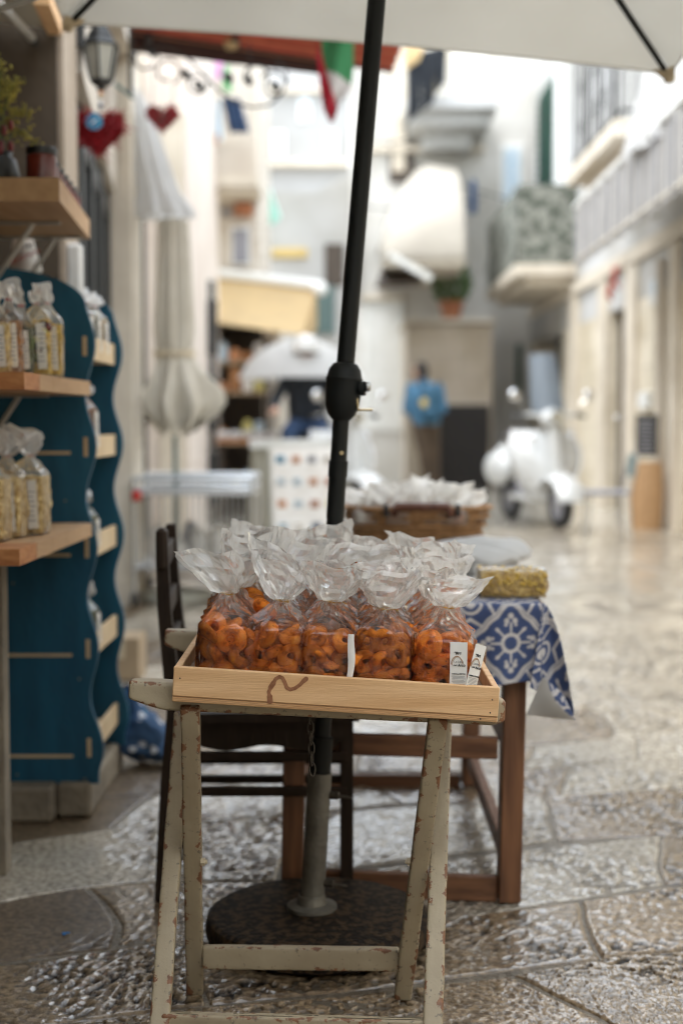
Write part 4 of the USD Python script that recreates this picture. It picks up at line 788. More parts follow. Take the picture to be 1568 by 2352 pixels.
q = at(818, 941, 3.11); MB().tube([q + V(0.0, 0, 0.028), q + V(0.004, 0, 0), q + V(0.035, 0, 0)], 0.0032, 8).build('crank_handle', 'brass', ps)
MB().cyl(tj2, hub + axu * 0.05, 0.0198, n=20).build('upper_pole', 'pole_black', ps, 40)
# canopy: four panels between the corner ribs; the edge square leans with the pole
cc = tj2 + axu * (2.27 - tj2[2]) / axu[2]
corner = {(-1, 1): at(150, 47, 4.19), (1, 1): at(1541, 165, 4.27)}
corner[(-1, -1)] = 2 * cc - corner[(1, 1)]; corner[(1, -1)] = 2 * cc - corner[(-1, 1)]
order = [(-1, 1), (1, 1), (1, -1), (-1, -1)]
for k in range(4):
    A, B = corner[order[k]], corner[order[(k + 1) % 4]]; u, w = np.meshgrid(np.linspace(0, 1, 25), np.linspace(0, 1, 25), indexing='ij')
    P = hub * (1 - w)[..., None] + (A * (1 - u)[..., None] + B * u[..., None]) * w[..., None]
    P[..., 2] -= 0.05 * np.sin(PI * w) * np.sin(PI * u) - 0.0; mid = (A + B) / 2; P += ((cc - mid) * 0.035)[None, None] * (np.sin(PI * u) * w ** 2)[..., None]
    P[..., 2] += 0.006 * (noise(np.stack([u * 7 + k * 9, w * 7, u * 0], -1), 2) - 0.5) * w; MB().grid(P, 0.0012).build('canopy_panel', 'canopy_cloth', ps, True)
    ei = np.linspace(0, 1, 25); E = P[:, -1]; MB().tube(E + V(0, 0, -0.002), 0.0035, 6).build('hem', 'canopy_cloth', ps)
    rb = hub + (A - hub) * np.linspace(0.03, 0.965, 6)[:, None] + V(0, 0, -0.02); MB().tube(rb, 0.0085, 8).build('rib', 'pole_black', ps)
    ru = tj2 + axu * (2.28 - tj2[2]) / axu[2]; MB().tube([ru, hub + (A - hub) * 0.55 + V(0, 0, -0.03)], 0.007, 8).build('strut', 'pole_black', ps)
    d = unit(A - hub); s = unit(np.cross(d, V(0, 0, 1))); q = A - d * 0.055
    MB().grid(np.array([[q - s * 0.035 + V(0, 0, -0.022), q + s * 0.035 + V(0, 0, -0.022)], [A - s * 0.008 + V(0, 0, -0.03), A + s * 0.008 + V(0, 0, -0.03)]]), 0.004).box(A - d * 0.012 + V(0, 0, -0.022), (0.03, 0.03, 0.03), 0.006).build('corner_pocket', 'canopy_trim', ps)
MB().cyl(tj2 + axu * (2.24 - tj2[2]) / axu[2], tj2 + axu * (2.32 - tj2[2]) / axu[2], 0.034, n=16).build('runner', 'pole_black', ps)
# granite foot
gb = tag(MB().lathe([(0, 0.003), (0.235, 0.003), (0.25, 0.012), (0.253, 0.03), (0.248, 0.052), (0.238, 0.058), (0.0, 0.060)], V(pb[0] + 0.015, pb[1] - 0.01, 0.0), 64).build('granite_foot', 'granite', None, 40), 'round dark speckled granite slab under the parasol pole', 'parasol base')

# ------------------------------------------------------------------ wooden table behind, with cloths
tbx = thing('wooden_table', 'red-brown wooden table with square legs and rails behind the trestle', 'table', (0.13, 3.9, 0))
L0, L1 = at(670, 2050, 3.42), at(1167, 2072, 3.36); K0, K1 = at(700, 1830, 4.45), at(1078, 1815, 4.45)
TZ = 0.70
tops = {}
for nm, p, py in (('a', L0, 0), ('b', L1, 0), ('c', K0, 0), ('d', K1, 0)):
    z0 = float(ground(p[1])) + 0.001; q = V(p[0], p[1], z0); MB().bar(q, V(p[0] + 0.012, p[1], TZ), 0.053, 0.053, (1, 0.05, 0)).build('leg', 'table_wood', tbx); tops[nm] = V(p[0], p[1], 0)
def rail(p, q, z, h, t=0.026): MB().bar(p + V(0, 0, z), q + V(0, 0, z), t, h, (0, 1, 0) if abs(q[0] - p[0]) > abs(q[1] - p[1]) else (1, 0, 0)).build('rail', 'table_wood_across', tbx)
zr = at(900, 1710, 3.4)[2]; sh_ = unit(tops['b'] - tops['a']) * 0.028; rail(tops['a'] + sh_, tops['b'] - sh_, zr, 0.052); rail(tops['a'] + sh_, tops['b'] - sh_, at(900, 2030, 3.4)[2], 0.062)
rail(tops['c'] + V(.03, 0, 0), tops['d'] - V(.03, 0, 0), at(900, 1796, 4.45)[2], 0.05); rail(tops['c'] + V(.03, 0, 0), tops['d'] - V(.03, 0, 0), 0.62, 0.08)
sd = unit(tops['d'] - tops['b']) * 0.03; rail(tops['b'] + sd, tops['d'] - sd, 0.10, 0.055); rail(tops['b'] + sd, tops['d'] - sd, zr + 0.015, 0.055); sd = unit(tops['c'] - tops['a']) * 0.03; rail(tops['a'] + sd, tops['c'] - sd, zr, 0.05); rail(tops['a'] + sd, tops['c'] - sd, 0.10, 0.055)
rail(tops['a'] + sh_, tops['b'] - sh_, 0.64, 0.085)
MB().poly([(-0.24, 3.33), (0.475, 3.31), (0.57, 5.0), (-0.20, 5.0)], 0.02, o=(0, 0, TZ + 0.001)).build('tabletop', 'table_wood_across', tbx)
TC = TZ + 0.0225
tag(MB().poly([(-0.10, 3.62), (0.45, 3.60), (0.55, 4.97), (-0.18, 4.97)], 0.003, o=(0, 0, TC + 0.0045)).build('white_tablecloth', 'white_cloth', None), 'plain white cloth over the back of the wooden table', 'tablecloth')

# tile-print cloth: colour read from a drawn pattern
def tile(p, q):
    """White ornament on blue, one tile per unit square."""
    x, y = (p + 0.5) % 1 - 0.5, (q + 0.5) % 1 - 0.5; r = np.hypot(x, y); a = np.arctan2(y, x); w = np.zeros_like(x)
    c4 = np.abs(np.cos(2 * a)); quat = 0.40 + 0.055 * np.cos(4 * a) + 0.02 * np.cos(8 * a)
    w = np.maximum(w, (np.abs(r - quat) < 0.022)); w = np.maximum(w, (r > quat + 0.045) & (np.abs(np.sin(6 * a)) < 0.22)); w = np.maximum(w, np.hypot(np.abs(x) - 0.5, np.abs(y) - 0.5) < 0.075); w = np.maximum(w, np.abs(np.hypot(np.abs(x) - 0.5, np.abs(y) - 0.5) - 0.14) < 0.018)
    w = np.maximum(w, (r > quat + 0.03) & (r < quat + 0.055)); ring = np.abs(r - 0.105) < 0.022; w = np.maximum(w, ring & (r > 0.075))
    for k in range(8):
        an = k * PI / 4; u, v = x * np.cos(an) + y * np.sin(an), -x * np.sin(an) + y * np.cos(an); big = k % 2 == 0
        w = np.maximum(w, (np.abs(v) < 0.013) & (u > 0.1) & (u < (0.26 if big else 0.23)))
        if big:
            for du, dv, rr in ((0.335, 0, 0.036), (0.275, 0.05, 0.034), (0.275, -0.05, 0.034), (0.225, 0.062, 0.020), (0.225, -0.062, 0.020)): w = np.maximum(w, np.hypot(u - du, v - dv) < rr)
            w = np.where((np.hypot(u - 0.272, v) < 0.022), 0, w)
        else: w = np.maximum(w, np.hypot((u - 0.235) / 1.5, v) < 0.022)
    return w.astype(float)
def cloth_col(p, q):
    w = sum(tile(p + du, q + dv) for du, dv in ((0, 0), (0.006, 0.004), (-0.005, 0.005), (0.003, -0.006))) / 4
    f = 0.9 + 0.2 * noise(np.stack([p * 14, q * 14, p * 0], -1), 8)
    return (V(0.055, 0.085, 0.20) * (1 - w[..., None]) + V(0.62, 0.59, 0.57) * w[..., None]) * f[..., None]
tc = thing('tile_print_cloth', 'blue and white tile-print cloth hanging over the near edge of the wooden table', 'tablecloth', (0.3, 3.31, TC))
S = 0.188; cxr, cyr = at(1246, 1388, 3.295)[0], 3.295
def pat(P, s, t): return cloth_col((s - (at(1172, 1470, 3.295)[0])) / S, (t + 0.088) / S)
# top + front drop
s = np.linspace(-0.06, cxr, 190); t = np.concatenate([np.linspace(0.32, 0.012, 60), np.linspace(0.008, -0.008, 6), np.linspace(-0.012, -0.182, 90)])
Sg, Tg = np.meshgrid(s, t, indexing='ij'); drop = np.clip(-Tg, 0, None); arc = 0.006
Yg = cyr + np.clip(Tg, 0, None) - 0.004 * smooth01(drop / 0.01) - 0.011 * np.sin(Sg * 38) * (drop / 0.18) ** 0.8 - 0.005 * np.sin(Sg * 71 + 1) * drop / 0.18
Zg = TC + 0.003 - drop - 0.012 * (Sg > 9) + 0.0; Zg -= 0.004 * np.sin(Sg * 20 + 1) * drop / 0.18
MB().grid(np.stack([Sg, Yg, Zg], -1), 0.0012, col=pat(None, Sg, Tg)).build('front_fall', 'print_cloth', tc, True)
# corner fall to the right: side of the cloth swinging out below the corner
e0, e1 = V(cxr, cyr - 0.004, TC + 0.002), V(cxr + 0.03, cyr + 0.36, TC + 0.002)
C0 = [e0, at(1232, 1560, 3.285)]; C1 = [V(cxr + 0.004, cyr + 0.02, TC + 0.002), at(1280, 1420, 3.30), at(1322, 1656, 3.29)]
u, w = np.meshgrid(np.linspace(0, 1, 70), np.linspace(0, 1, 110), indexing='ij')
def bez(p, t): return sum(q * c for q, c in zip(p, ((1 - t) ** 2, 2 * t * (1 - t), t ** 2)))
Lft = np.stack([C0[0] + (at(1216, 1578, 3.285) - C0[0]) * x for x in np.linspace(0, 1, 110)]); Rgt = np.stack([bez([e0 + V(0.004, 0.03, 0), at(1282, 1395, 3.30), at(1318, 1640, 3.30)], x) for x in np.linspace(0, 1, 110)])
P = Lft[None] * (1 - u)[..., None] + Rgt[None] * u[..., None]; P[..., 1] += 0.03 * np.sin(PI * u) * w - 0.012 * np.sin(2 * PI * u + 0.5) * w; P[..., 2] -= 0.0
MB().grid(P, 0.0012, col=pat(None, cxr + u * 0.13 * w, -w * 0.26 - 0.02)).build('corner_fall', 'print_cloth', tc, True)
q = [at(1246, 1556, 3.275), at(1290, 1590, 3.28), at(1322, 1654, 3.29), at(1208, 1642, 3.268)]
u, w = np.meshgrid(np.linspace(0, 1, 30), np.linspace(0, 1, 30), indexing='ij')
P = q[0] * ((1 - u) * (1 - w))[..., None] + q[1] * (u * (1 - w))[..., None] + q[3] * ((1 - u) * w)[..., None] + q[2] * (u * w)[..., None]; P[..., 1] -= 0.012 * np.sin(PI * u) * np.sin(PI * w)
back = (u + (1 - w) * 0.75 < 1.02) ; colr = np.where(back[..., None], V(0.36, 0.34, 0.31), pat(None, 0.3 + u * 0.1, -w * 0.12))
pf = P.copy(); MB().grid(pf, 0.001, col=colr).build('turned_corner', 'print_cloth', tc, True)

# ------------------------------------------------------------------ dark chair at the left of the table
chx = thing('dark_chair', 'dark brown wooden chair seen from the side, its back left of the crate', 'chair', (-0.25, 3.6, 0))
def chair_post(Y, pxs, wd=0.034):
    pts = [at(px, py, Y) for px, py in pxs]; pts[0][2] = float(ground(Y)) + 0.001
    tt = np.linspace(0, 1, 22); zs = [p[2] for p in pts]; zz = np.interp(tt, [0, 1], [zs[0], zs[-1]]); x = np.interp(zz, zs, [p[0] for p in pts])
    b = MB(); P = np.stack([x, np.full_like(zz, Y), zz], 1)
    for off in (0,):
        W_ = np.interp(zz, [0, 0.45, 0.75, 0.9], [0.026, 0.036, 0.030, 0.026]); Q = np.stack([np.stack([P + np.stack([sx * W_ / 2, np.full_like(zz, sy * 0.015), 0 * zz], 1) for sx, sy in ((-1, -1), (1, -1), (1, 1), (-1, 1), (-1, -1))], 0)])[0]
        b.grid(Q.transpose(1, 0, 2))
        b.box(P[-1] + V(0, 0, 0.0), (0.027, 0.031, 0.012), 0.004)
    return b.build('back_post', 'chair_wood', chx), P
YA, YBc = 3.36, 3.78
pxs = [(368, 2030), (385, 1800), (402, 1640), (392, 1540), (378, 1400), (374, 1300), (372, 1232)]
p1_, PA = chair_post(YA, pxs); pxs2 = [(412, 1900), (425, 1760), (430, 1620), (420, 1520), (405, 1400), (396, 1300), (393, 1208)]
p2_, PB = chair_post(YBc, pxs2)
MB().box(PA[-1] + V(0, 0.0, -0.03), (0.026, 0.05, 0.10), 0.008).build('top_cap', 'chair_wood', chx)
for z in (0.60, 0.70, 0.82):
    a = V(np.interp(z, PA[:, 2], PA[:, 0]), YA + 0.012, z); b = V(np.interp(z, PB[:, 2], PB[:, 0]), YBc - 0.012, z); MB().bar(a, b, 0.016, 0.05, (1, 0, 0)).build('back_slat', 'chair_wood', chx)
xs0, xs1 = at(414, 1640, YA)[0], at(822, 1660, 3.62)[0]; zs_ = at(560, 1650, 3.40)[2]
MB().poly([(xs0, 3.34), (xs1, 3.36), (xs1 + 0.01, 3.80), (xs0, 3.80)], 0.022, o=(0, 0, zs_)).build('seat', 'chair_wood', chx)
ap = [(xs0 + 0.01, 0)] + [(xs0 + 0.01 + (xs1 - xs0 - 0.03) * k / 20, -0.058 - 0.014 * math.sin(PI * (k / 20) * 2) ** 2 + 0.018 * (k < 2 or k > 18)) for k in range(21)] + [(xs1 - 0.02, 0)]
for Y_ in (3.37, 3.77): MB().poly(ap, 0.018, np.array([[1, 0, 0], [0, 0, 1], [0, 1, 0]]).T, (0, Y_, zs_ - 0.001)).build('apron', 'chair_wood', chx)
for x_, Y_ in ((xs1 - 0.03, 3.39), (xs1 - 0.03, 3.76)): MB().bar((x_, Y_, float(ground(Y_)) + 0.001), (x_, Y_, zs_ - 0.001), 0.032, 0.032).build('front_leg', 'chair_wood', chx)
for py, Y_ in ((1737, 3.38), (1818, 3.38), (1745, 3.77), (1790, 3.77)):
    z = at(560, py, Y_)[2]; MB().bar((xs0 - 0.01, Y_, z), (xs1 - 0.03, Y_, z), 0.02, 0.022, (0, 1, 0)).build('stretcher', 'chair_wood', chx)
# ------------------------------------------------------------------ teal display unit and its bags
tu = thing('teal_display_unit', 'teal display unit with wavy side panels and pale wooden shelf lips, left edge', 'display unit', (-0.85, 4.35, 0))
UY0, UY1 = 4.10, 4.60; tabs = [793, 1025, 1258, 1489, 1716]
def zt_(py): return at(200, py, UY0)[2]
def wave_panel(Y, xoff):
    zb, zt = zt_(1800), zt_(612); zs = np.linspace(zb, zt_(700), 70); per = zt_(1025) - zt_(1258)
    x = -0.722 + xoff + 0.0155 * np.cos((zs - zt_(1258)) / per * 2 * PI); x += 0.012 * np.clip((zt_(1500) - zs) / 0.3, 0, 1); x = np.where(zs < zt_(1716), np.maximum(x, -0.71 + xoff), x)
    top = [(-0.722 + 0.0155 * math.cos((zs[-1] - zt_(1258)) / per * 2 * PI) + xoff - 0.30 * (1 - math.cos(t)), zs[-1] + (zt - zs[-1]) * math.sin(t)) for t in np.linspace(0.05, PI / 2, 14)]
    pts = [(-1.02, zb)] + list(zip(x, zs)) + top + [(-1.02, zt)]
    return MB().poly(pts, 0.018, np.array([[1, 0, 0], [0, 0, 1], [0, 1, 0]]).T, (0, Y, 0))
wave_panel(UY0 - 0.001, 0).build('side_panel', 'teal_paint', tu); wave_panel(UY1, 0).build('side_panel', 'teal_paint', tu)
for px_s, py_s in ((30, 700), (150, 1150), (30, 1340), (182, 1560), (40, 1780), (195, 1790)): q = at(px_s, py_s, UY0 - 0.002); MB().cyl(q, q + V(0, -0.002, 0), 0.004, n=10).build('screw', 'steel_tube', tu)
MB().span(V(-1.02, UY0 + 0.02, zt_(1800)), V(-1.005, UY1, zt_(640))).build('back_panel', 'teal_paint', tu)
for py in tabs:
    z = zt_(py); s_ = MB().span(V(-1.0, UY0 + 0.019, z - 0.034), V(-0.745, UY1 - 0.001, z - 0.022)).build('shelf', 'light_wood', tu)
    MB().span(V(-0.742, UY0 + 0.019, z - 0.036), V(-0.730, UY1 - 0.001, z + 0.030)).build('lip', 'light_wood', tu)
    MB().span(V(-0.742, UY0 - 0.004, z - 0.030), V(-0.730, UY0 - 0.0005, z + 0.026), 0.001).build('tenon', 'light_wood', tu)
for px0, px1, py in ((78, 162, 1040), (80, 162, 1275), (14, 166, 1505), (14, 168, 1737)):
    a, b = at(px0, py, UY0), at(px1, py, UY0); MB().span(V(a[0], UY0 - 0.0035, a[2] - 0.0045), V(b[0], UY0 - 0.0005, a[2] + 0.0045)).build('shelf_tenon', 'light_wood', tu)
sb = thing('stone_step', 'pale stone blocks under the teal display unit', 'stone block', (-0.9, 4.3, 0))
for x0_, x1_ in ((-1.25, -1.02), (-1.016, -0.83), (-0.826, -0.73)): MB().span(V(x0_, 4.02 + 0.06 * (x0_ > -0.9), 0.001), V(x1_, 4.7, 0.102), 0.008).build('block', 'dark_stone', sb)

def pasta_bag(label, base, w, d, h, hn, ht, content, seed, yaw=0, group=None, label_strip=True, fan=0.03, lean=(0, 0), mix=None):
    b = thing('pasta_bag', label, 'bag', base, group); R = rot((0, 0, 1), yaw)
    v, f, mk, nk = film_bag(seed, w, d, h, hn, ht, fan, lean, 0.2, (0.10, 0.30, 0.40), 30); obj('film', (v @ R.T + base, f), 'film', b, False, {'milk': mk})
    t = trimesh.creation.box((1, 1, 1)).subdivide().subdivide().subdivide(); p = np.array(t.vertices); r = np.abs(p).max(1); p = p * (1 - 0.12 * (np.linalg.norm(p, axis=1) - 0.5))[:, None]
    p = p * V(w * 0.94, d * 0.94, h * 0.98); p += 0.012 * (np.stack([noise(p * 70, seed + k) for k in range(3)], 1) - 0.5); p[:, 2] = np.maximum(p[:, 2] + h / 2, 0.003)
    obj('pasta', (p @ R.T + base, np.array(t.faces)), content, b, False)
    if mix:
        rr = np.random.default_rng(seed)
        for k in range(16):
            m_ = mix[k % len(mix)]; x, z = rr.uniform(-w * 0.42, w * 0.42), rr.uniform(0.015, h * 0.95); MB().ball(base + R @ V(x, -d * 0.47, z), 0.0135, 1, (1, 0.5, 1)).build('pasta_piece', m_, b, True)
    if label_strip:
        lb = MB().box(base + R @ V(w * 0.22, -d / 2 - 0.004, h * 0.52), (w * 0.32, 0.0008, h * 0.82), 0, R @ rot((0, 1, 0), -3)).build('label', 'paper', b)
        m = MB()
        for k in range(7): m.box(base + R @ V(w * 0.22, -d / 2 - 0.005, h * (0.25 + 0.08 * k)), (w * (0.24 - 0.05 * (k % 3)), 0.0006, 0.0022), 0, R)
        m.build('fine_print', 'ink_grey', lb)
    MB().tube([base + R @ (nk + V(0.007 * math.cos(t), 0.007 * math.sin(t), 0)) for t in np.linspace(0, 2 * PI, 10)[:-1]], 0.0018, 5, True).build('tie', 'ink_red', b)
    return b
# on the unit's shelves, between the panels
for k, (tab, lab, m_, hh, n_) in enumerate(((793, 'in the top bay of the teal unit', 'biscuit_brown', 0.12, 3), (1025, 'leaning out of the second bay of the teal unit', 'biscuit_brown', 0.13, 1), (1258, 'in the third bay of the teal unit', 'herb_green', 0.10, 1), (1489, 'in the fourth bay of the teal unit', 'herb_green', 0.11, 1))):
    for j in range(n_):
        nm = ('small clear bag of brown biscuits ', 'small clear bag of dark herbs ', 'small white-topped clear bag ')[(0, 1, 2)[j] if k == 0 else (0 if m_ == 'biscuit_brown' else 1)]
        pasta_bag(nm + lab, V(-0.775, 4.20 + 0.13 * j + 0.06 * (n_ == 1), zt_(tab) - 0.02), 0.07, 0.075, hh, hh + 0.04, hh + 0.075, (m_, 'herb_green', 'pasta_pale')[j] if k == 0 else m_, 300 + k * 10 + j, 70, None, True, 0.025, (0.03, 0))

# ------------------------------------------------------------------ the three board shelves of the shop
SX = -0.722
def board_shelf(label, y0, y1, z0, z1, xr0, xr1):
    t = thing('board_shelf', label, 'shelf', (-1.0, (y0 + y1) / 2, z0)); n = 5
    for k in range(n):
        ya, yb = y0 + (y1 - y0) * k / n, y0 + (y1 - y0) * (k + 1) / n - 0.0015; xa, xb = xr0 + (xr1 - xr0) * k / n, xr0 + (xr1 - xr0) * (k + 1) / n
        MB().poly([(-1.6, ya), (xa, ya), (xb, yb), (-1.6, yb)], z1 - z0, o=(0, 0, z0)).build('board', 'end_grain' if k == 0 and z0 < 1.5 else 'shelf_wood', t)
    return t
s1 = board_shelf('top board shelf above eye height with the jar on it', 3.72, 4.49, 1.722, 1.782, -0.729, -0.786)
s2 = board_shelf('middle board shelf with orange end grain, at eye height in front of the teal unit', 3.28, 4.05, 1.226, 1.266, -0.729, -0.712)
s3 = board_shelf('lowest board shelf with orange end grain, below the bags of long pasta', 3.20, 4.05, 0.826, 0.864, -0.727, -0.712)
for s_, z, Yb in ((s1, 1.722, 4.1), (s1, 1.722, 4.42), (s2, 1.226, 3.9), ):
    a = V(-0.80 - 0.02, Yb, z - 0.004); MB().bar(V(-1.2, Yb, z - 0.004), a + V(0.02, 0, 0), 0.03, 0.006, (0, 1, 0)).bar(a - V(0.06, 0, 0), V(-1.05, Yb, z - 0.26), 0.022, 0.012, (0, 1, 0)).build('bracket', 'bracket_metal', s_)
MB().span(V(-0.90, 3.55, 0.001), V(-0.852, 3.61, 0.825)).build('post', 'dark_stone', s3)
# jar and small jars
def jar(label, c, r, h, m_, group=None):
    j = thing('jam_jar', label, 'jar', c, group); MB().lathe([(0, 0.001), (r * 0.92, 0.001), (r, 0.006), (r, h * 0.72), (r * 0.93, h * 0.78), (0, h * 0.78)], c, 24).build('glass', m_, j, 40)
    MB().lathe([(0, h * 0.775), (r * 1.0, h * 0.775), (r * 1.02, h * 0.79), (r * 1.02, h * 0.98), (r * 0.97, h), (0, h)], c, 24).build('lid', 'lid_black', j, 40)
    a = np.linspace(-2.2, -0.9, 10); MB().grid(np.stack([np.stack([c + V((r + 0.0015) * math.cos(t), (r + 0.0015) * math.sin(t), z) for t in a]) for z in (h * 0.12, h * 0.66)])).build('label', 'paper', j) if r < 0.035 else None
    return j
jar('large jar of red jam with a black lid on the top shelf', at(96, 412, 3.80) * V(1, 1, 0) + V(0, 0, 1.784), 0.040, 0.088, 'jam_red')
for k in range(6): jar(('nearest', 'second nearest', 'third', 'fourth', 'fifth', 'farthest')[k] + ' small black-lidded jar in the row along the edge of the top shelf', V(-0.775 - 0.056 * (0.02 + k * 0.13), 3.86 + k * 0.10, 1.783), 0.022, 0.062, 'jam_red', 'small jars along the top shelf')
# dried flowers at the left edge of the top shelf
fl_ = thing('dried_flowers', 'yellow dried mimosa sprigs with red berries in a dark vase, upper left', 'plant', at(5, 412, 3.95))
c = at(0, 412, 3.95); c[2] = 1.784; MB().lathe([(0, 0.001), (0.04, 0.002), (0.055, 0.04), (0.045, 0.085), (0.03, 0.095), (0.036, 0.105), (0, 0.1)], c, 20).build('vase', 'lid_black', fl_, True)
for ang, ln, dz in ((55, 0.13, 0.12), (20, 0.12, 0.02), (-2, 0.13, -0.07), (80, 0.12, 0.17), (110, 0.14, 0.18), (140, 0.12, 0.12), (35, 0.10, 0.1)):
    s0 = c + V(-0.005, 0, 0.10); e = s0 + V(ln * math.cos(math.radians(ang)) * 0.75, R_.uniform(-0.06, 0.06), 0.06 + dz * 0.9 + 0.03); t = np.linspace(0, 1, 12); arc_ = s0 + (e - s0) * t[:, None] + V(0, 0, 0.05) * np.sin(PI * t)[:, None]
    sp = MB().tube(arc_, 0.0016, 5).build('stem', 'leaf_green', fl_); m = MB()
    for q in arc_[4:]:
        for _ in range(9):
            d = rng.normal(size=3) * 0.011; m.ball(q + d, rng.uniform(0.0022, 0.0042), 0, (1, 1, 1.8), rot(rng.normal(size=3), rng.uniform(0, 180)))
    m.build('blossom', 'mimosa', sp)
for k in range(7): MB().ball(c + V(rng.uniform(-0.01, 0.06), rng.uniform(-0.05, 0), rng.uniform(0.07, 0.17)), 0.008, 1, (1, 1, 1.9)).build('berry', 'berry_red', fl_, True)
# bags on the middle shelf
zz2 = 1.268
for k, (px, m_, mix, lab) in enumerate(((132, 'pasta_yellow', None, 'clear bag of yellow pasta with a red tie, rightmost on the middle shelf'), (86, 'pasta_yellow', ['jam_red', 'lid_black', 'pasta_pale', 'goods_yellow', 'herb_green', 'lid_black', 'pasta_pale'], 'clear bag of many-coloured pasta shapes on the middle shelf'), (50, 'herb_green', None, 'clear bag of dark pasta with a white strip label on the middle shelf'), (22, 'biscuit_brown', None, 'narrow clear bag with white label leaning on the middle shelf'), (-8, 'pasta_pale', None, 'clear bag cut by the left edge on the middle shelf'))):
    Yb = 3.66 - 0.06 * k; p = at(px, 870, Yb); p[2] = zz2; p[0] = min(p[0], -0.752); pasta_bag(lab, p, (0.078, 0.074, 0.062, 0.066, 0.07)[k], 0.066, (0.135, 0.140, 0.115, 0.13, 0.12)[k], (0.186, 0.18, 0.17, 0.18, 0.17)[k], (0.238, 0.22, 0.235, 0.215, 0.22)[k], m_, 400 + k, 4, None, True, 0.024, (0.0, 0), mix)
for k, (px, lab) in enumerate(((88, 'clear bag of long pasta twists with open fan top, rightmost on the lowest shelf'), (35, 'clear bag of pale long pasta in the middle of the lowest shelf'), (-5, 'clear bag of long pasta cut by the left edge on the lowest shelf'))):
    Yb = 3.62 - 0.10 * k; p = at(px - 22, 1200, Yb); p[2] = 0.866; pasta_bag(lab, p, 0.10, 0.085, 0.15, 0.20, 0.27, 'pasta_pale', 430 + k, -6, None, True, 0.04, (0.015, 0))
# printed paper sack and white packet behind the shelves
sk = thing('paper_sack', 'white paper packet with red script and black lettering on top of the teal unit', 'packet', at(55, 612, 4.45))
q = [at(20, 625, 4.5), at(98, 622, 4.5), at(76, 548, 4.52), at(30, 545, 4.52)]; u, w = np.meshgrid(np.linspace(0, 1, 12), np.linspace(0, 1, 12), indexing='ij')
P = q[0] * ((1 - u) * (1 - w))[..., None] + q[1] * (u * (1 - w))[..., None] + q[3] * ((1 - u) * w)[..., None] + q[2] * (u * w)[..., None]; P[..., 1] -= 0.03 * np.sin(PI * u) * (1 - w * 0.6); MB().grid(P, 0.03).build('sheet', 'paper', sk, 40)
m = MB(); text_on(m, 'Orecchiette', 0.016, at(52, 596, 4.455), V(1, 0, 0.42), V(-0.42, 0, 1), False, 0.001); m.build('lettering', 'ink_red', sk)
m = MB(); text_on(m, 'AM', 0.013, at(66, 568, 4.47), V(1, 0, 0.3), V(-0.3, 0, 1), True, 0.001); m.build('lettering', 'ink_black', sk)
pk = thing('white_packet', 'tall white packet standing between the teal panels beside the pier', 'packet', at(172, 690, 4.75)); a, b = at(156, 690, 4.75), at(190, 560, 4.75)
MB().span(V(a[0], 4.72, a[2] - 0.05), V(b[0], 4.76, b[2]), 0.01).build('packet', 'paper', pk); MB().span(V(a[0] + 0.01, 4.717, a[2] + 0.02), V(a[0] + 0.03, 4.7195, a[2] + 0.04)).build('print', 'herb_green', pk)
MB().span(V(a[0] - 0.01, 4.70, zt_(793)), V(b[0] + 0.01, 4.85, a[2] - 0.052)).build('stand', 'light_wood', pk)

# cardboard box, patterned bag, confetti
cb = thing('cardboard_box', 'plain brown box on the ground beyond the teal unit', 'box', at(276, 1560, 6.1)); a, b = at(233, 1560, 6.1), at(319, 1466, 6.1)
MB().span(V(a[0], 6.1, float(ground(6.2)) + 0.002), V(b[0], 6.32, b[2]), 0.003).build('body', 'cardboard', cb); MB().span(V(a[0] + 0.06, 6.098, b[2] - 0.09), V(a[0] + 0.10, 6.0995, b[2] - 0.002)).build('tape', 'canopy_trim', cb)
fb = thing('patterned_bag', 'slumped blue and white flower-print fabric bag on the ground', 'fabric bag', at(300, 1790, 4.6))
t = trimesh.creation.icosphere(subdivisions=5); p = np.array(t.vertices); p = np.sign(p) * np.abs(p) ** 0.8; c = at(345, 1690, 4.72); c[2] = 0.0
z = (p[:, 2] + 1) / 2; wid = np.interp(z, [0, 0.2, 0.6, 1], [1.0, 1.05, 0.8, 0.35]); q = np.stack([p[:, 0] * 0.118 * wid - 0.05 * z, p[:, 1] * 0.10 * wid, 0.01 + 0.25 * z * (1 - 0.25 * (p[:, 0] > 0) * p[:, 0])], 1)
q += 0.045 * (np.stack([noise(q * 11 + 4, k) for k in (1, 2, 3)], 1) - 0.5) + 0.018 * (np.stack([noise(q * 30 + 4, k) for k in (4, 5, 6)], 1) - 0.5)
cen = rng.uniform(-0.14, 0.28, (620, 3)); dd3 = np.linalg.norm(q[:, None] - cen[None], axis=-1); dm = dd3.min(1); wh = dm < 0.0135 + 0.006 * np.sin(dd3.argmin(1) * 1.7); colr = np.where(wh[:, None], V(0.62, 0.64, 0.68), V(0.035, 0.085, 0.18)); colr = np.where(((dm < 0.012) & (dd3.argmin(1) % 4 == 0))[:, None], V(0.06, 0.20, 0.32), colr); colr = np.where(((dm < 0.006) & (dd3.argmin(1) % 3 == 0))[:, None], V(0.35, 0.05, 0.05), colr)
q[:, 2] = np.maximum(q[:, 2], 0.004); obj('cloth', (q + c, np.array(t.faces)), 'print_fabric', fb, True, {'col': colr})
MB().tube([c + V(-0.09, -0.02, 0.15), c + V(-0.11, -0.05, 0.23), c + V(-0.07, -0.05, 0.28), c + V(-0.035, -0.02, 0.24)], 0.008, 6).build('handle', 'navy_cloth', fb)
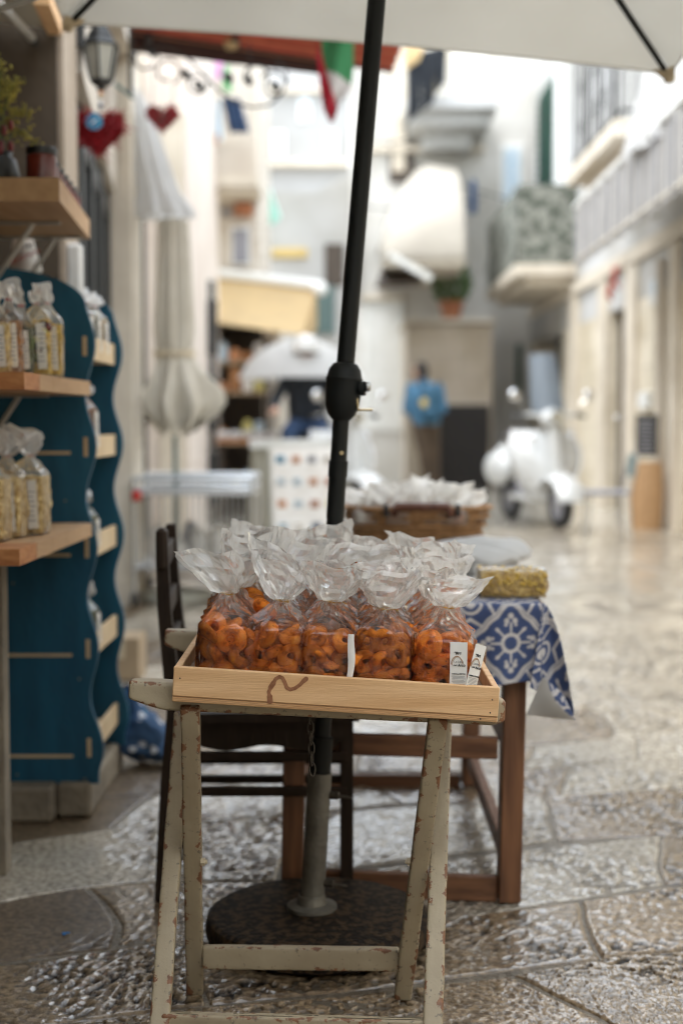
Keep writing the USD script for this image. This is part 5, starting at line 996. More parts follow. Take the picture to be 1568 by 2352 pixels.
cf = at(147, 2155, 3.17); cf = V(at(147, 2156, 3.12)[0], 3.12, 0.006); tag(MB().box(cf, (0.008, 0.014, 0.003), 0.0008, rot((0, 0, 1), 20)).box(cf + V(0.008, 0.003, 0.001), (0.01, 0.005, 0.003), 0.0008, rot((0, 0, 1), -15)).build('plastic_scrap', 'blue_bit'), 'tiny bright blue scrap on the ground at the left', 'litter')

# ------------------------------------------------------------------ lantern, hearts, scroll bracket
ln = thing('wall_lantern', 'black six-sided wall lantern with pale panes beside the shop pier', 'lantern', at(232, 195, 5.35))
c = at(232, 195, 5.35); px = 5.35 / FPX
def hexl(prof, m_, name, par, n=6): return MB().lathe([(r * px, z * px) for r, z in prof], c, n, rot((0, 0, 1), 30)).build(name, m_, par)
hexl([(0, -14), (9, -12), (12, -2), (24, 4), (28, 12), (0, 12)], 'black_iron', 'base', ln); hexl([(46, 88), (40, 94), (34, 100), (26, 118), (14, 134), (0, 136)], 'black_iron', 'roof', ln); hexl([(42, 85), (46, 88), (0, 90)], 'black_iron', 'eave', ln)
for k in range(6):
    a0, a1 = math.radians(30 + 60 * k), math.radians(90 + 60 * k); d0_, d1_ = V(math.cos(a0), math.sin(a0), 0), V(math.cos(a1), math.sin(a1), 0)
    MB().bar(c + d0_ * 26 * px + V(0, 0, 12 * px), c + d0_ * 42 * px + V(0, 0, 86 * px), 0.009, 0.009).build('glazing_bar', 'black_iron', ln)
    MB().grid(np.array([[c + d0_ * 25 * px + V(0, 0, 12 * px), c + d0_ * 41 * px + V(0, 0, 86 * px)], [c + d1_ * 25 * px + V(0, 0, 12 * px), c + d1_ * 41 * px + V(0, 0, 86 * px)]]), 0.002).build('pane', 'frosted_pane', ln)
MB().tube([at(178, 80, 5.27), at(180, 60, 5.32), at(205, 52, 5.35), at(232, 62, 5.35)], 0.012, 8).box(at(178, 80, 5.27), (0.05, 0.03, 0.09), 0.004).build('arm', 'black_iron', ln)
def heart2(t): return 16 * math.sin(t) ** 3 / 16, (13 * math.cos(t) - 5 * math.cos(2 * t) - 2 * math.cos(3 * t) - math.cos(4 * t)) / 16
def raffia_heart(label, c, s, n, spike, seed, medallion, cords):
    h = thing('heart_ornament', label, 'ornament', c); r = np.random.default_rng(seed); ts = np.linspace(0, 2 * PI, 40)[:-1]
    from shapely.geometry import Point
    g = Polygon([(heart2(t)[0] * s, heart2(t)[1] * s) for t in ts]); MB().poly(g.buffer(-0.12 * s), 0.3 * s, np.array([[1, 0, 0], [0, 0, 1], [0, 1, 0]]).T, c + V(0, -0.15 * s, 0)).build('core', 'raffia_red', h)
    m = MB()
    for _ in range(n):
        while True:
            x, z = r.uniform(-1.05, 1.05) * s, r.uniform(-1.1, 1) * s
            if g.contains(Point(x, z)): break
        e = r.normal(size=3) * spike; e[1] = -abs(e[1]) * 0.8 if r.random() < 0.8 else e[1]; p = c + V(x * 0.95, -0.16 * s, z * 0.95); m.tube([p, p + e * 0.6 + V(0, 0, 0.1 * spike), p + e], [0.0022, 0.0018, 0.0008], 4)
    m.build('raffia', 'raffia_red', h)
    if medallion: MB().cyl(c + V(-0.012, -0.32 * s, 0.35 * s), c + V(-0.012, -0.40 * s, 0.35 * s), 0.31 * s, n=24).build('medallion', 'medallion_blue', h); MB().bar(c + V(-0.022, -0.405 * s, 0.28 * s), c + V(0.0, -0.405 * s, 0.44 * s), 0.005, 0.004).build('medallion_mark', 'paper', h)
    for a, b in cords: MB().tube([a, b], 0.0015, 4).build('cord', 'black_iron', h)
    return h
c1 = at(228, 305, 5.33); raffia_heart('large shaggy red heart with a blue medallion hanging under the lantern', c1, 0.100, 1000, 0.019, 3, True, [(c1 + V(0, 0, 0.05), at(231, 200, 5.35))])
hc_ = [x for x in (215, 225, 236)]; hp = stage.GetPrimAtPath('/World/heart_ornament')
for k, (py, m_) in enumerate(((212, 'goods_orange'), (222, 'brass'), (233, 'porcelain'), (243, 'navy_cloth'))): MB().ball(at(231, py, 5.34), 0.009, 1).build('bead', m_, hp, True)
c2 = at(373, 270, 7.0); raffia_heart('small red heart of glossy beads hanging on two cords from the iron scroll', c2, 0.088, 300, 0.010, 4, False, [(c2 + V(-0.05, 0, 0.06), at(352, 150, 7.0)), (c2 + V(0.05, 0, 0.06), at(398, 180, 7.0))])
h2 = stage.GetPrimAtPath('/World/heart_ornament_001')
for k in range(16): x, z = rng.uniform(-0.045, 0.045), rng.uniform(-0.04, 0.045); MB().ball(c2 + V(x, -0.018, z), 0.009, 1).build('bead', 'jam_red', h2, True)
ib = thing('iron_scroll_bracket', 'wrought iron bracket of scrolls with small leaves under the red awning', 'bracket', at(300, 130, 7.2))
def scroll(pts, r=0.006): MB().tube([at(x, y, 7.2) for x, y in pts], r, 6).build('scroll', 'black_iron', ib)
def ring(cx, cy, r, a0, a1, shrink=0.0, n=26): return [(cx + (r - r * shrink * k / n) * math.cos(math.radians(a0 + (a1 - a0) * k / n)), cy + (r - r * shrink * k / n) * math.sin(math.radians(a0 + (a1 - a0) * k / n))) for k in range(n + 1)]
scroll([(303, 130), (330, 105), (370, 104), (410, 118), (440, 140), (470, 175), (505, 210), (540, 235), (580, 246), (620, 240), (648, 215), (660, 185), (655, 155), (635, 135)])
scroll(ring(335, 135, 30, 0, -330, 0.3)); scroll(ring(384, 163, 32, 60, -280, 0.35)); scroll(ring(452, 190, 28, -60, 280, 0.4)); scroll(ring(628, 195, 34, -150, 200, 0.45)); scroll(ring(590, 175, 30, 180, 400, 0.2))
scroll([(300, 60), (300, 215)], 0.012); scroll([(572, 95), (575, 165), (568, 190)], 0.004)
for x, y in ((346, 122), (424, 172), (455, 198), (568, 186), (630, 200), (523, 180)):
    for a in (100, 170, 240, 310): MB().ball(at(x, y, 7.18) + V(0.014 * math.cos(a), 0, 0.014 * math.sin(a)), 0.019, 1, (0.8, 0.3, 1.0), rot((0, 1, 0), a * 40)).build('leaf', 'black_iron', ib)
MB().cyl(at(265, 192, 6.5), at(306, 224, 6.6), 0.008).build('rod', 'grey_green_shutter', ib)

# ------------------------------------------------------------------ red awning, flag
rw = thing('red_awning', 'red ribbed awning across the top, partly behind the cream parasol', 'awning', (-0.4, 8.0, 3.2))
A, B = at(296, 92, 7.6), at(903, 180, 8.45); A[2] = B[2] = 3.2; C, D_ = A + V(-0.1, -1.5, 0.16), B + V(0.13, -1.25, 0.17)
u, w = np.meshgrid(np.linspace(0, 1, 10), np.linspace(0, 1, 61), indexing='ij'); P = A * ((1 - u) * (1 - w))[..., None] + B * (u * (1 - w))[..., None] + C * ((1 - u) * w)[..., None] + D_ * (u * w)[..., None]; P[..., 2] += 0.022 * np.abs(np.sin(w * PI * 10))
MB().grid(P, 0.004).build('cloth', 'red_cloth', rw)
for k in range(11): t_ = k / 10; a, b = A + (C - A) * t_, B + (D_ - B) * t_; MB().bar(a + V(0, 0, -0.006), b + V(0, 0, -0.006), 0.022, 0.012, (0, 1, 0), 0).build('rib', 'terracotta', rw); E = A + (B - A) * 0.72
MB().grid(np.array([[A + V(0, 0.01, 0.0), E + V(0, 0.01, 0)], [A + V(0, 0.02, -0.10), E + V(0, 0.02, -0.075)]]), 0.004).build('valance', 'shaded_valance', rw); MB().cyl(A, B, 0.014, n=8).build('front_bar', 'black_iron', rw)
for px in (340, 540): MB().bar(at(px, 85, 7.5), at(px + 6, 104, 7.9) , 0.03, 0.03).build('arm', 'black_iron', rw)
q = at(530, 98, 7.6); MB().lathe([(0, 0), (0.03, 0.0), (0.04, 0.03), (0.02, 0.06), (0, 0.065)], q - V(0, 0, 0.03), 12).build('bulb', 'tan_cloth', rw, True)
fg = thing('hanging_flag', 'green white and red flag hanging limp from the red awning', 'flag', at(768, 85, 7.3))
lf = [(733, 82), (728, 130), (735, 200), (744, 250), (758, 280)]; rt = [(812, 82), (812, 150), (806, 205), (780, 235), (766, 280)]; t = np.linspace(0, 1, 60)
def pl(p, t): p = np.array(p, float); s_ = np.linspace(0, 1, len(p)); return np.stack([np.interp(t, s_, p[:, 0]), np.interp(t, s_, p[:, 1])], 1)
Lp, Rp = pl(lf, t), pl(rt, t); u = np.linspace(0, 1, 50); P = np.array([[at(*(Lp[k] * (1 - x) + Rp[k] * x), 7.3) + V(0, 0.03 * math.sin(x * 7 + k * 0.05), 0) for k in range(60)] for x in u])
U, T = np.meshgrid(u, t, indexing='ij'); px_ = Lp[None, :, 0] * (1 - U) + Rp[None, :, 0] * U; py_ = Lp[None, :, 1] * (1 - U) + Rp[None, :, 1] * U
redl = px_ < 737 + np.clip(py_ - 110, 0, 999) * 0.20 + 0.0006 * np.clip(py_ - 110, 0, 999) ** 2; grn = (py_ < 155 + 0.55 * (px_ - 742)) & ~redl
col = np.where(redl[..., None], V(0.42, 0.012, 0.03), np.where(grn[..., None], V(0.05, 0.24, 0.09), V(0.62, 0.58, 0.55))); MB().grid(P, 0.001, col=col).build('cloth', 'print_flag', fg, True)

# ------------------------------------------------------------------ closed parasol on the left
cp = thing('closed_parasol', 'folded off-white parasol tied at the waist, on a thin green pole at the left', 'parasol', at(405, 1395, 8.3))
yb = 8.35; c = V(at(404, 1300, yb)[0], yb, 0); PXM = yb / FPX
def zc(py): return at(404, py, yb)[2]
prof = [(972, 40), (955, 60), (930, 70), (900, 68), (868, 58), (832, 44), (812, 38), (800, 39), (760, 44), (700, 41), (600, 37), (505, 33)]
an = np.linspace(0, 2 * PI, 97)[:-1]; ridge = lambda k, f: 1 - 2 * np.abs(np.sin(k * an / 2 + f)) ** 0.7; rows = []
for py, r in prof:
    lo_ = smooth01((py - 800) / 120.0); rr_ = r * PXM * (1 + (0.16 + 0.16 * lo_) * ridge(8, 0.3 + lo_ * 0.5) + 0.07 * ridge(13, 1.1) + 0.45 * lo_ * np.clip(np.cos(an + 0.15), 0, 1) ** 4 - 0.1 * lo_ * np.clip(np.cos(an - PI), 0, 1))
    rows.append(np.stack([rr_ * np.cos(an), rr_ * np.sin(an), zc(py) + lo_ * 0.05 * ridge(8, 1.2) + 0.03 * lo_ * ridge(3, 0.4)], 1))
P = np.stack(rows); P = np.concatenate([P, P[:, :1]], 1) + c; MB().grid(P[::-1], 0.006).build('folded_cloth', 'cream_cloth', cp, True)
lob = lambda a, z: 1 + 0 * a * z
MB().lathe([((r + 1.5) * PXM, zc(py)) for py, r in ((818, 47), (806, 47))], c, 48, None, lob).build('strap', 'canopy_trim', cp, True)
prof = [(500, 60), (480, 58), (440, 40), (380, 34), (300, 27), (230, 18), (192, 6)]
b_ = MB().lathe([(r * PXM, zc(py)) for py, r in prof], (0, 0, 0), 48, None, lambda a, z: 1 + 0.30 * (1 - 2 * np.abs(np.sin(3.5 * a)) ** 0.7) * 0.6 + 0.10 * np.cos(11 * a) + 0 * z); v = b_.v[0]; v += c; sh_x = np.interp(v[:, 2], [zc(500), zc(192)], [-0.06, -0.235]); v[:, 0] += sh_x
b_.build('top_cloth', 'white_cloth', cp, True)
MB().cyl((c[0], yb, float(ground(yb))), (c[0], yb, zc(900)), 0.014).build('pole', 'grey_green_shutter', cp); MB().lathe([(0, 0), (0.2, 0.0), (0.2, 0.05), (0.03, 0.08), (0, 0.08)], (c[0], yb, float(ground(yb)) + 0.002), 24).build('foot', 'board_grey', cp)

# ------------------------------------------------------------------ steel display trolley, sandwich board
gz = lambda y: float(ground(y))
tl = thing('steel_trolley', 'low steel wire display trolley left of the sandwich board', 'trolley', at(440, 1380, 8.4)); xa, xb = at(312, 1100, 8.2)[0], at(582, 1100, 8.2)[0]; zt1 = at(440, 1098, 8.2)[2]
for z in (zt1, zt1 - 0.06, 0.32): m = MB(); m.tube([(xa, 8.1, z), (xb, 8.1, z), (xb, 8.75, z), (xa, 8.75, z)], 0.014, 8, True).build('frame', 'steel_bright', tl)
for x in np.linspace(xa, xb, 22): MB().cyl((x, 8.1, 0.32), (x, 8.1, zt1), 0.004, n=5).build('wire', 'steel_bright', tl)
for x in (xa, xb):
    for y in (8.1, 8.75): MB().cyl((x, y, gz(y) + 0.05), (x, y, zt1), 0.012, n=8).build('leg', 'steel_bright', tl); MB().cyl((x - 0.014, y, gz(y) + 0.042), (x + 0.014, y, gz(y) + 0.042), 0.04, n=14).build('wheel', 'rubber', tl)
MB().span(V(xa, 8.1, 0.305), V(xb, 8.75, 0.316)).build('lower_tray', 'steel_bright', tl); MB().span(V(xa, 8.12, zt1 - 0.10), V(xb, 8.73, zt1 - 0.09)).build('upper_tray', 'steel_bright', tl)
MB().box((xa + 0.02, 8.08, at(320, 1138, 8.1)[2]), (0.05, 0.03, 0.06), 0.01).build('red_tag', 'ink_red', tl)
for k in range(9):
    x = xa + 0.1 + (xb - xa - 0.2) * k / 8; m_ = ('goods_white', 'cream_cloth', 'goods_white', 'grey_cloth')[k % 4]; h = rng.uniform(0.14, 0.26)
    tag(MB().ball((x, 8.4 + 0.1 * (k % 2), 0.32 + h / 2), 1, 2, (0.055, 0.07, h / 2)).build('goods_packet', m_, None, True), f'{("white", "cream", "white", "grey")[k % 4]} packet inside the steel wire trolley, {("first", "second", "third", "fourth", "fifth", "sixth", "seventh", "eighth", "last")[k]} from the left', 'packet', 'packets inside the steel trolley')
ab = thing('sandwich_board', 'white sandwich board with rows of small coloured pictures, left of the pole', 'sign board', at(680, 1320, 9.4))
zt2 = at(680, 1030, 9.4)[2]; a0, a1 = at(622, 1030, 9.4), at(770, 1030, 9.4); g_ = gz(9.2); tl_, tr_ = V(a0[0], 9.4, zt2), V(a1[0], 9.4, zt2); bl_, br_ = V(a0[0] + 0.04, 9.1, g_), V(a1[0] + 0.08, 9.1, g_); tl2, bl2 = V(at(580, 1035, 9.5)[0], 9.55, zt2), V(at(563, 1300, 9.9)[0], 9.95, g_)
MB().grid(np.array([[tl_, bl_], [tr_, br_]]), 0.02).build('front_panel', 'goods_white', ab); MB().grid(np.array([[tl2, bl2], [tl_ - V(0.004, 0, 0), bl_ - V(0.004, -0.02, 0)]]), 0.02).build('side_panel', 'board_grey', ab)
MB().bar(tl2 + V(-0.02, 0, 0.03), tr_ + V(0.02, 0, 0.03), 0.05, 0.06).build('top_bar', 'white_paint', ab)
pics = ['medallion_blue', 'goods_orange', 'grey_cloth', 'goods_white', 'plate_blue', 'plate_blue', 'goods_orange', 'terracotta', 'goods_orange', 'plate_blue', 'terracotta', 'goods_yellow', 'plate_blue', 'goods_white', 'navy_cloth', 'brass', 'goods_orange', 'navy_cloth', 'plate_blue', 'terracotta']
for k in range(20):
    i, j = k % 4, k // 4; t = 0.10 + 0.17 * j; p = (tl_ + (bl_ - tl_) * t) * (1 - (0.14 + 0.24 * i)) + (tr_ + (br_ - tr_) * t) * (0.14 + 0.24 * i); p = p + V(0, -0.026, 0); MB().box(p, (0.058, 0.004, 0.075), 0, rot((1, 0, 0), 18)).build('picture', pics[k], ab)

# ------------------------------------------------------------------ things on the wooden table
wb = thing('wicker_basket', 'wide wicker basket with a dark handle, full of clear bags, on the table', 'basket', at(955, 1240, 4.55)); c = V(at(957, 1200, 4.55)[0], 4.55, TC + 0.008); hb = at(957, 1172, 4.4)[2] - c[2]; rw_ = 174 * 4.4 / FPX
Mb = np.diag([1, 0.72, 1.0])
MB().lathe([(0, 0.001), (rw_ * 0.78, 0.001), (rw_ * 0.86, hb * 0.4), (rw_, hb), (rw_ * 1.02, hb + 0.008), (rw_ * 0.98, hb + 0.01), (rw_ * 0.84, hb * 0.4), (rw_ * 0.76, 0.012), (0, 0.012)], c, 56, Mb).build('woven_body', 'wicker', wb, 40)
for k in range(6):
    z = 0.012 + (hb - 0.01) * k / 5; r = rw_ * np.interp(z / hb, [0, 0.4, 1], [0.785, 0.87, 1.01]); an = np.linspace(0, 2 * PI, 57)[:-1]; MB().tube([c + Mb @ V((r + 0.003) * math.cos(t), (r + 0.003) * math.sin(t), z) + V(0, 0, 0.003 * math.sin(t * 28 + k * PI)) for t in an], 0.006, 5, True).build('weave_strand', 'wicker', wb, True)
hx0, hx1 = at(905, 1172, 4.3)[0], at(1040, 1172, 4.3)[0]; yh = c[1] - 0.72 * rw_ * 0.97; MB().tube([V(hx0, yh - 0.004, c[2] + hb - 0.012), V(hx0 + 0.01, yh - 0.014, c[2] + hb + 0.012), V(hx1 - 0.01, yh - 0.014, c[2] + hb + 0.012), V(hx1, yh - 0.004, c[2] + hb - 0.012)], 0.013, 8).build('handle', 'wicker_handle', wb, True)
for x in (hx0 - 0.022, hx1 + 0.022): MB().tube([V(x, yh + 0.012 * math.cos(t), c[2] + hb + 0.014 * math.sin(t)) for t in np.linspace(0, 2 * PI, 12)[:-1]], 0.008, 6, True).build('handle_wrap', 'rubber', wb, True)
for k in range(34):
    t = k * 2.39996; r = rw_ * 0.9 * math.sqrt((k + 0.5) / 34); p = c + Mb @ V(r * math.cos(t), r * math.sin(t), 0) + V(0, 0, hb * (0.92 - 0.25 * (r / rw_))); s = rng.uniform(0.85, 1.15)
    g = thing('basket_bag', 'tied clear bag heaped in the wicker basket', 'bag', p, 'clear bags in the wicker basket'); v, f, mk, nk = film_bag(600 + k, 0.08 * s, 0.07 * s, 0.035, 0.055 * s, 0.10 * s, 0.036, (rng.uniform(-.03, .03), rng.uniform(-.03, .03)), rng.uniform(-1, 1), (0.3, 0.5, 0.55), 26); obj('film', (v + p, f), 'film', g, False, {'milk': mk})
    MB().ball(p + V(0, 0, 0.022), 0.03, 2, (1.05, 0.95, 0.65)).build('sweets', ('biscuit_brown', 'goods_white', 'goods_white', 'terracotta')[k % 4], g, True)
yp = thing('pasta_pack', 'flat clear pack of yellow orecchiette on the tile-print cloth', 'pasta pack', at(1172, 1388, 3.5)); a, b = at(1096, 1388, 3.46), at(1250, 1330, 3.46)
t = trimesh.creation.box((1, 1, 1)).subdivide().subdivide().subdivide(); p = np.array(t.vertices); nrm = np.linalg.norm(p, axis=1); p = p * (1 - 0.16 * (nrm - 0.5))[:, None] * V(b[0] - a[0], 0.13, 0.062); c = V((a[0] + b[0]) / 2, 3.47, TC + 0.006 + 0.031)
obj('pasta', (p * 0.97 + 0.004 * (noise(p * 120, 3)[:, None] - 0.5) + c, np.array(t.faces)), 'pasta_yellow', yp, False); pf = p * V(1.05, 1.06, 1.1) + 0.008 * (np.stack([noise(p * 50, k) for k in (1, 2, 3)], 1) - 0.5); obj('film', (pf + c, np.array(t.faces)), 'film', yp, False, {'milk': np.full(len(pf), 0.12)})
for k in range(70):
    x, f2 = rng.uniform(-0.47, 0.47), rng.uniform(0, 1); q = c + (V(x * (b[0] - a[0]), -0.064, rng.uniform(-0.026, 0.024)) if f2 < 0.6 else V(x * (b[0] - a[0]), rng.uniform(-0.06, 0.06), 0.029)); MB().ball(q, 0.0078, 1, (1, 0.75, 0.8), rot(rng.normal(size=3), rng.uniform(0, 180))).build('orecchietta', 'pasta_yellow', yp, True)
for k, (px, py, Y_, lab) in enumerate(((1130, 1275, 4.3, 'crumpled white plastic sack on the far right of the table'), (1060, 1300, 4.0, 'folded white sack behind the bags on the table'), (640, 1310, 4.1, 'white wrapped bundle at the left of the table'))):
    t = trimesh.creation.icosphere(subdivisions=4); p = np.array(t.vertices) * V(0.16, 0.14, 0.038 if k < 2 else 0.03); p += 0.03 * (np.stack([noise(p * 16 + k, j) for j in (1, 2, 3)], 1) - 0.5); q = at(px, py, Y_); q[2] = TC + 0.04; q[0] = np.clip(q[0], -0.05, 0.42); p = p + q; p[:, 2] = np.maximum(p[:, 2], TC + 0.010)
    tag(obj('plastic_sack', (p, np.array(t.faces)), 'white_cloth', None, True), lab, 'sack')
for k, (px, Y_) in enumerate(((470, 3.35), (560, 3.3))):
    pass

# ------------------------------------------------------------------ people
def person_body(name, label, J, loc, kit):
    t = thing(name, label, 'person', loc); o = np.asarray(loc, float)
    g = lambda k: J[k] + o
    head = [(g('head') + V(0, 0, 0.03), 0.088, g('head') + V(*kit.get('face', (0, -0.02, -0.05))), 0.068), (g('neck'), 0.055, g('head'), 0.06)]
    arms = []
    for s in 'lr': arms += [(g('sh' + s), 0.055, g('el' + s), 0.043), (g('el' + s), 0.042, g('wr' + s), 0.03), (g('wr' + s), 0.033, g('wr' + s) + (g('wr' + s) - g('el' + s)) * 0.25, 0.036)]
    torso = [(g('chest') + V(-0.09, 0, 0.04), 0.10, g('chest') + V(0.09, 0, 0.04), 0.10), (g('chest') + V(-0.07, 0, 0), 0.12, g('hip') + V(-0.06, 0, 0), 0.105), (g('chest') + V(0.07, 0, 0), 0.12, g('hip') + V(0.06, 0, 0), 0.105), (g('chest'), 0.12, g('neck'), 0.055)]
    legs = []
    for s in 'lr': legs += [(g('hp' + s), 0.088, g('kn' + s), 0.06), (g('kn' + s), 0.058, g('an' + s), 0.042)]
    feet = [(g('an' + s) + V(0, 0, -0.03), 0.042, g('to' + s), 0.036) for s in 'lr']
    obj('body', body_mesh(head + arms + torso + legs + feet), 'skin', t, True)
    fat = lambda bs, k: [(a, r1 + k, b, r2 + k) for a, r1, b, r2 in bs]
    sl = [(g('sh' + s), 0.062, g('el' + s), 0.053) for s in 'lr'] + [(g('el' + s), 0.053, g('wr' + s), 0.043) for s in 'lr']
    obj('jacket', body_mesh(fat(torso, 0.022) + sl + [(g('sh' + s), 0.068, g('chest') + V(0, 0, 0.05), 0.1) for s in 'lr']), kit['jacket'], t, True)
    obj('trousers', body_mesh(fat(legs, 0.016) + [(g('hp' + 'l'), 0.11, g('hp' + 'r'), 0.11)]), kit['trousers'], t, True); obj('shoes', body_mesh(fat(feet, 0.012)), 'dark_seat', t, True)
    for s in 'lr':
        h = g('wr' + s); d = unit(g('wr' + s) - g('el' + s)); m = []
        sd = unit(np.cross(d, V(0, 1, 0.2)))
        for k, ln in enumerate((0.055, 0.065, 0.06, 0.048)): b0 = h + d * 0.075 + sd * (k - 1.5) * 0.017; b1 = b0 + d * ln * 0.5; b2 = b1 + d * ln * 0.35 + V(0, -0.018, 0); m += [(b0, 0.009, b1, 0.0085), (b1, 0.0085, b2, 0.0075)]
        m += [(h + d * 0.03, 0.012, h + d * 0.05 - sd * 0.045, 0.010), (h + d * 0.05 - sd * 0.045, 0.010, h + d * 0.085 - sd * 0.05, 0.009), (h, 0.028, h + d * 0.07, 0.032)]
        obj('hand', body_mesh(m, 0.01, 4), 'skin', t, True)
    if kit.get('hair'): lk = V(*kit.get('look', (0, -1, 0))); obj('hair', body_mesh([(g('head') - lk * 0.02 + V(0, 0, 0.04), 0.090, g('head') - lk * 0.045 + V(0, 0, -0.02), 0.080)]), 'hair_dark', t, True)
    f = g('head') + V(*kit.get('face', (0, -0.02, -0.05))); fd = unit(V(*kit.get('look', (0, -1, 0)))); sdv = unit(np.cross(fd, V(0, 0, 1))); hc = g('head') + V(0, 0, 0.0)
    MB().ball(hc + fd * 0.088 + V(0, 0, -0.02), 0.016, 1, (0.8, 1.1, 1.3)).build('nose', 'skin', t, True)
    for s in (-1, 1): MB().ball(hc + fd * 0.076 + sdv * s * 0.032 + V(0, 0, 0.008), 0.011, 1).build('eye', 'porcelain', t, True); MB().ball(hc + sdv * s * 0.088 + V(0, 0, -0.01), 0.022, 1, (0.5, 0.8, 1.3)).build('ear', 'skin', t, True)
    MB().ball(hc + fd * 0.070 + V(0, 0, -0.058), 0.018, 1, (1.2, 0.5, 0.35)).build('mouth', 'terracotta', t, True)
    return t
pY = 18.7; pc = at(974, 1130, pY); pc = V(pc[0], pY, gz(pY))
J = dict(head=V(-0.06, -0.02, 1.60), neck=V(-0.02, 0, 1.46), chest=V(0, 0, 1.28), hip=V(0.02, 0, 0.95), shl=V(-0.19, 0, 1.38), shr=V(0.19, 0, 1.38), ell=V(-0.24, 0.02, 1.10), elr=V(0.25, 0.0, 1.10), wrl=V(-0.14, 0.18, 1.02), wrr=V(0.12, 0.20, 1.00), hpl=V(-0.06, 0, 0.90), hpr=V(0.09, 0, 0.90), knl=V(0.0, -0.04, 0.48), knr=V(0.13, 0.05, 0.48), anl=V(0.05, 0.02, 0.09), anr=V(0.15, 0.12, 0.09), tol=V(0.04, -0.12, 0.045), tor=V(0.14, -0.02, 0.045))
person_body('person', 'person in a blue jacket and brown trousers standing by the stone base, seen from behind', J, pc, dict(jacket='jacket_blue', trousers='trousers_brown', hair=True, look=(-0.7, 0.7, 0), face=(-0.03, 0.02, -0.05)))
bp = thing('backpack', 'blue backpack with a round yellow patch on the back of the standing person', 'backpack', pc + V(0.05, -0.24, 0.95)); c = pc + V(0.06, -0.23, 1.16)
t = trimesh.creation.icosphere(subdivisions=3); p = np.array(t.vertices); p = np.sign(p) * np.abs(p) ** 0.9 * V(0.145, 0.10, 0.235); obj('sack', (p + c, np.array(t.faces)), 'backpack_blue', bp, True)
MB().ball(c + V(-0.08, -0.085, 0.02), 0.06, 2, (1, 0.25, 1)).build('patch', 'yellow_patch', bp, True); MB().ball(c + V(0.0, -0.075, -0.12), 0.13, 2, (1, 0.5, 0.7)).build('pocket', 'backpack_blue', bp, True)
for x in (-0.1, 0.1): MB().tube([c + V(x, 0.03, 0.22), c + V(x * 1.1, 0.12, 0.30), c + V(x * 1.2, 0.26, 0.2)], 0.018, 6).build('strap', 'black_cloth', bp)

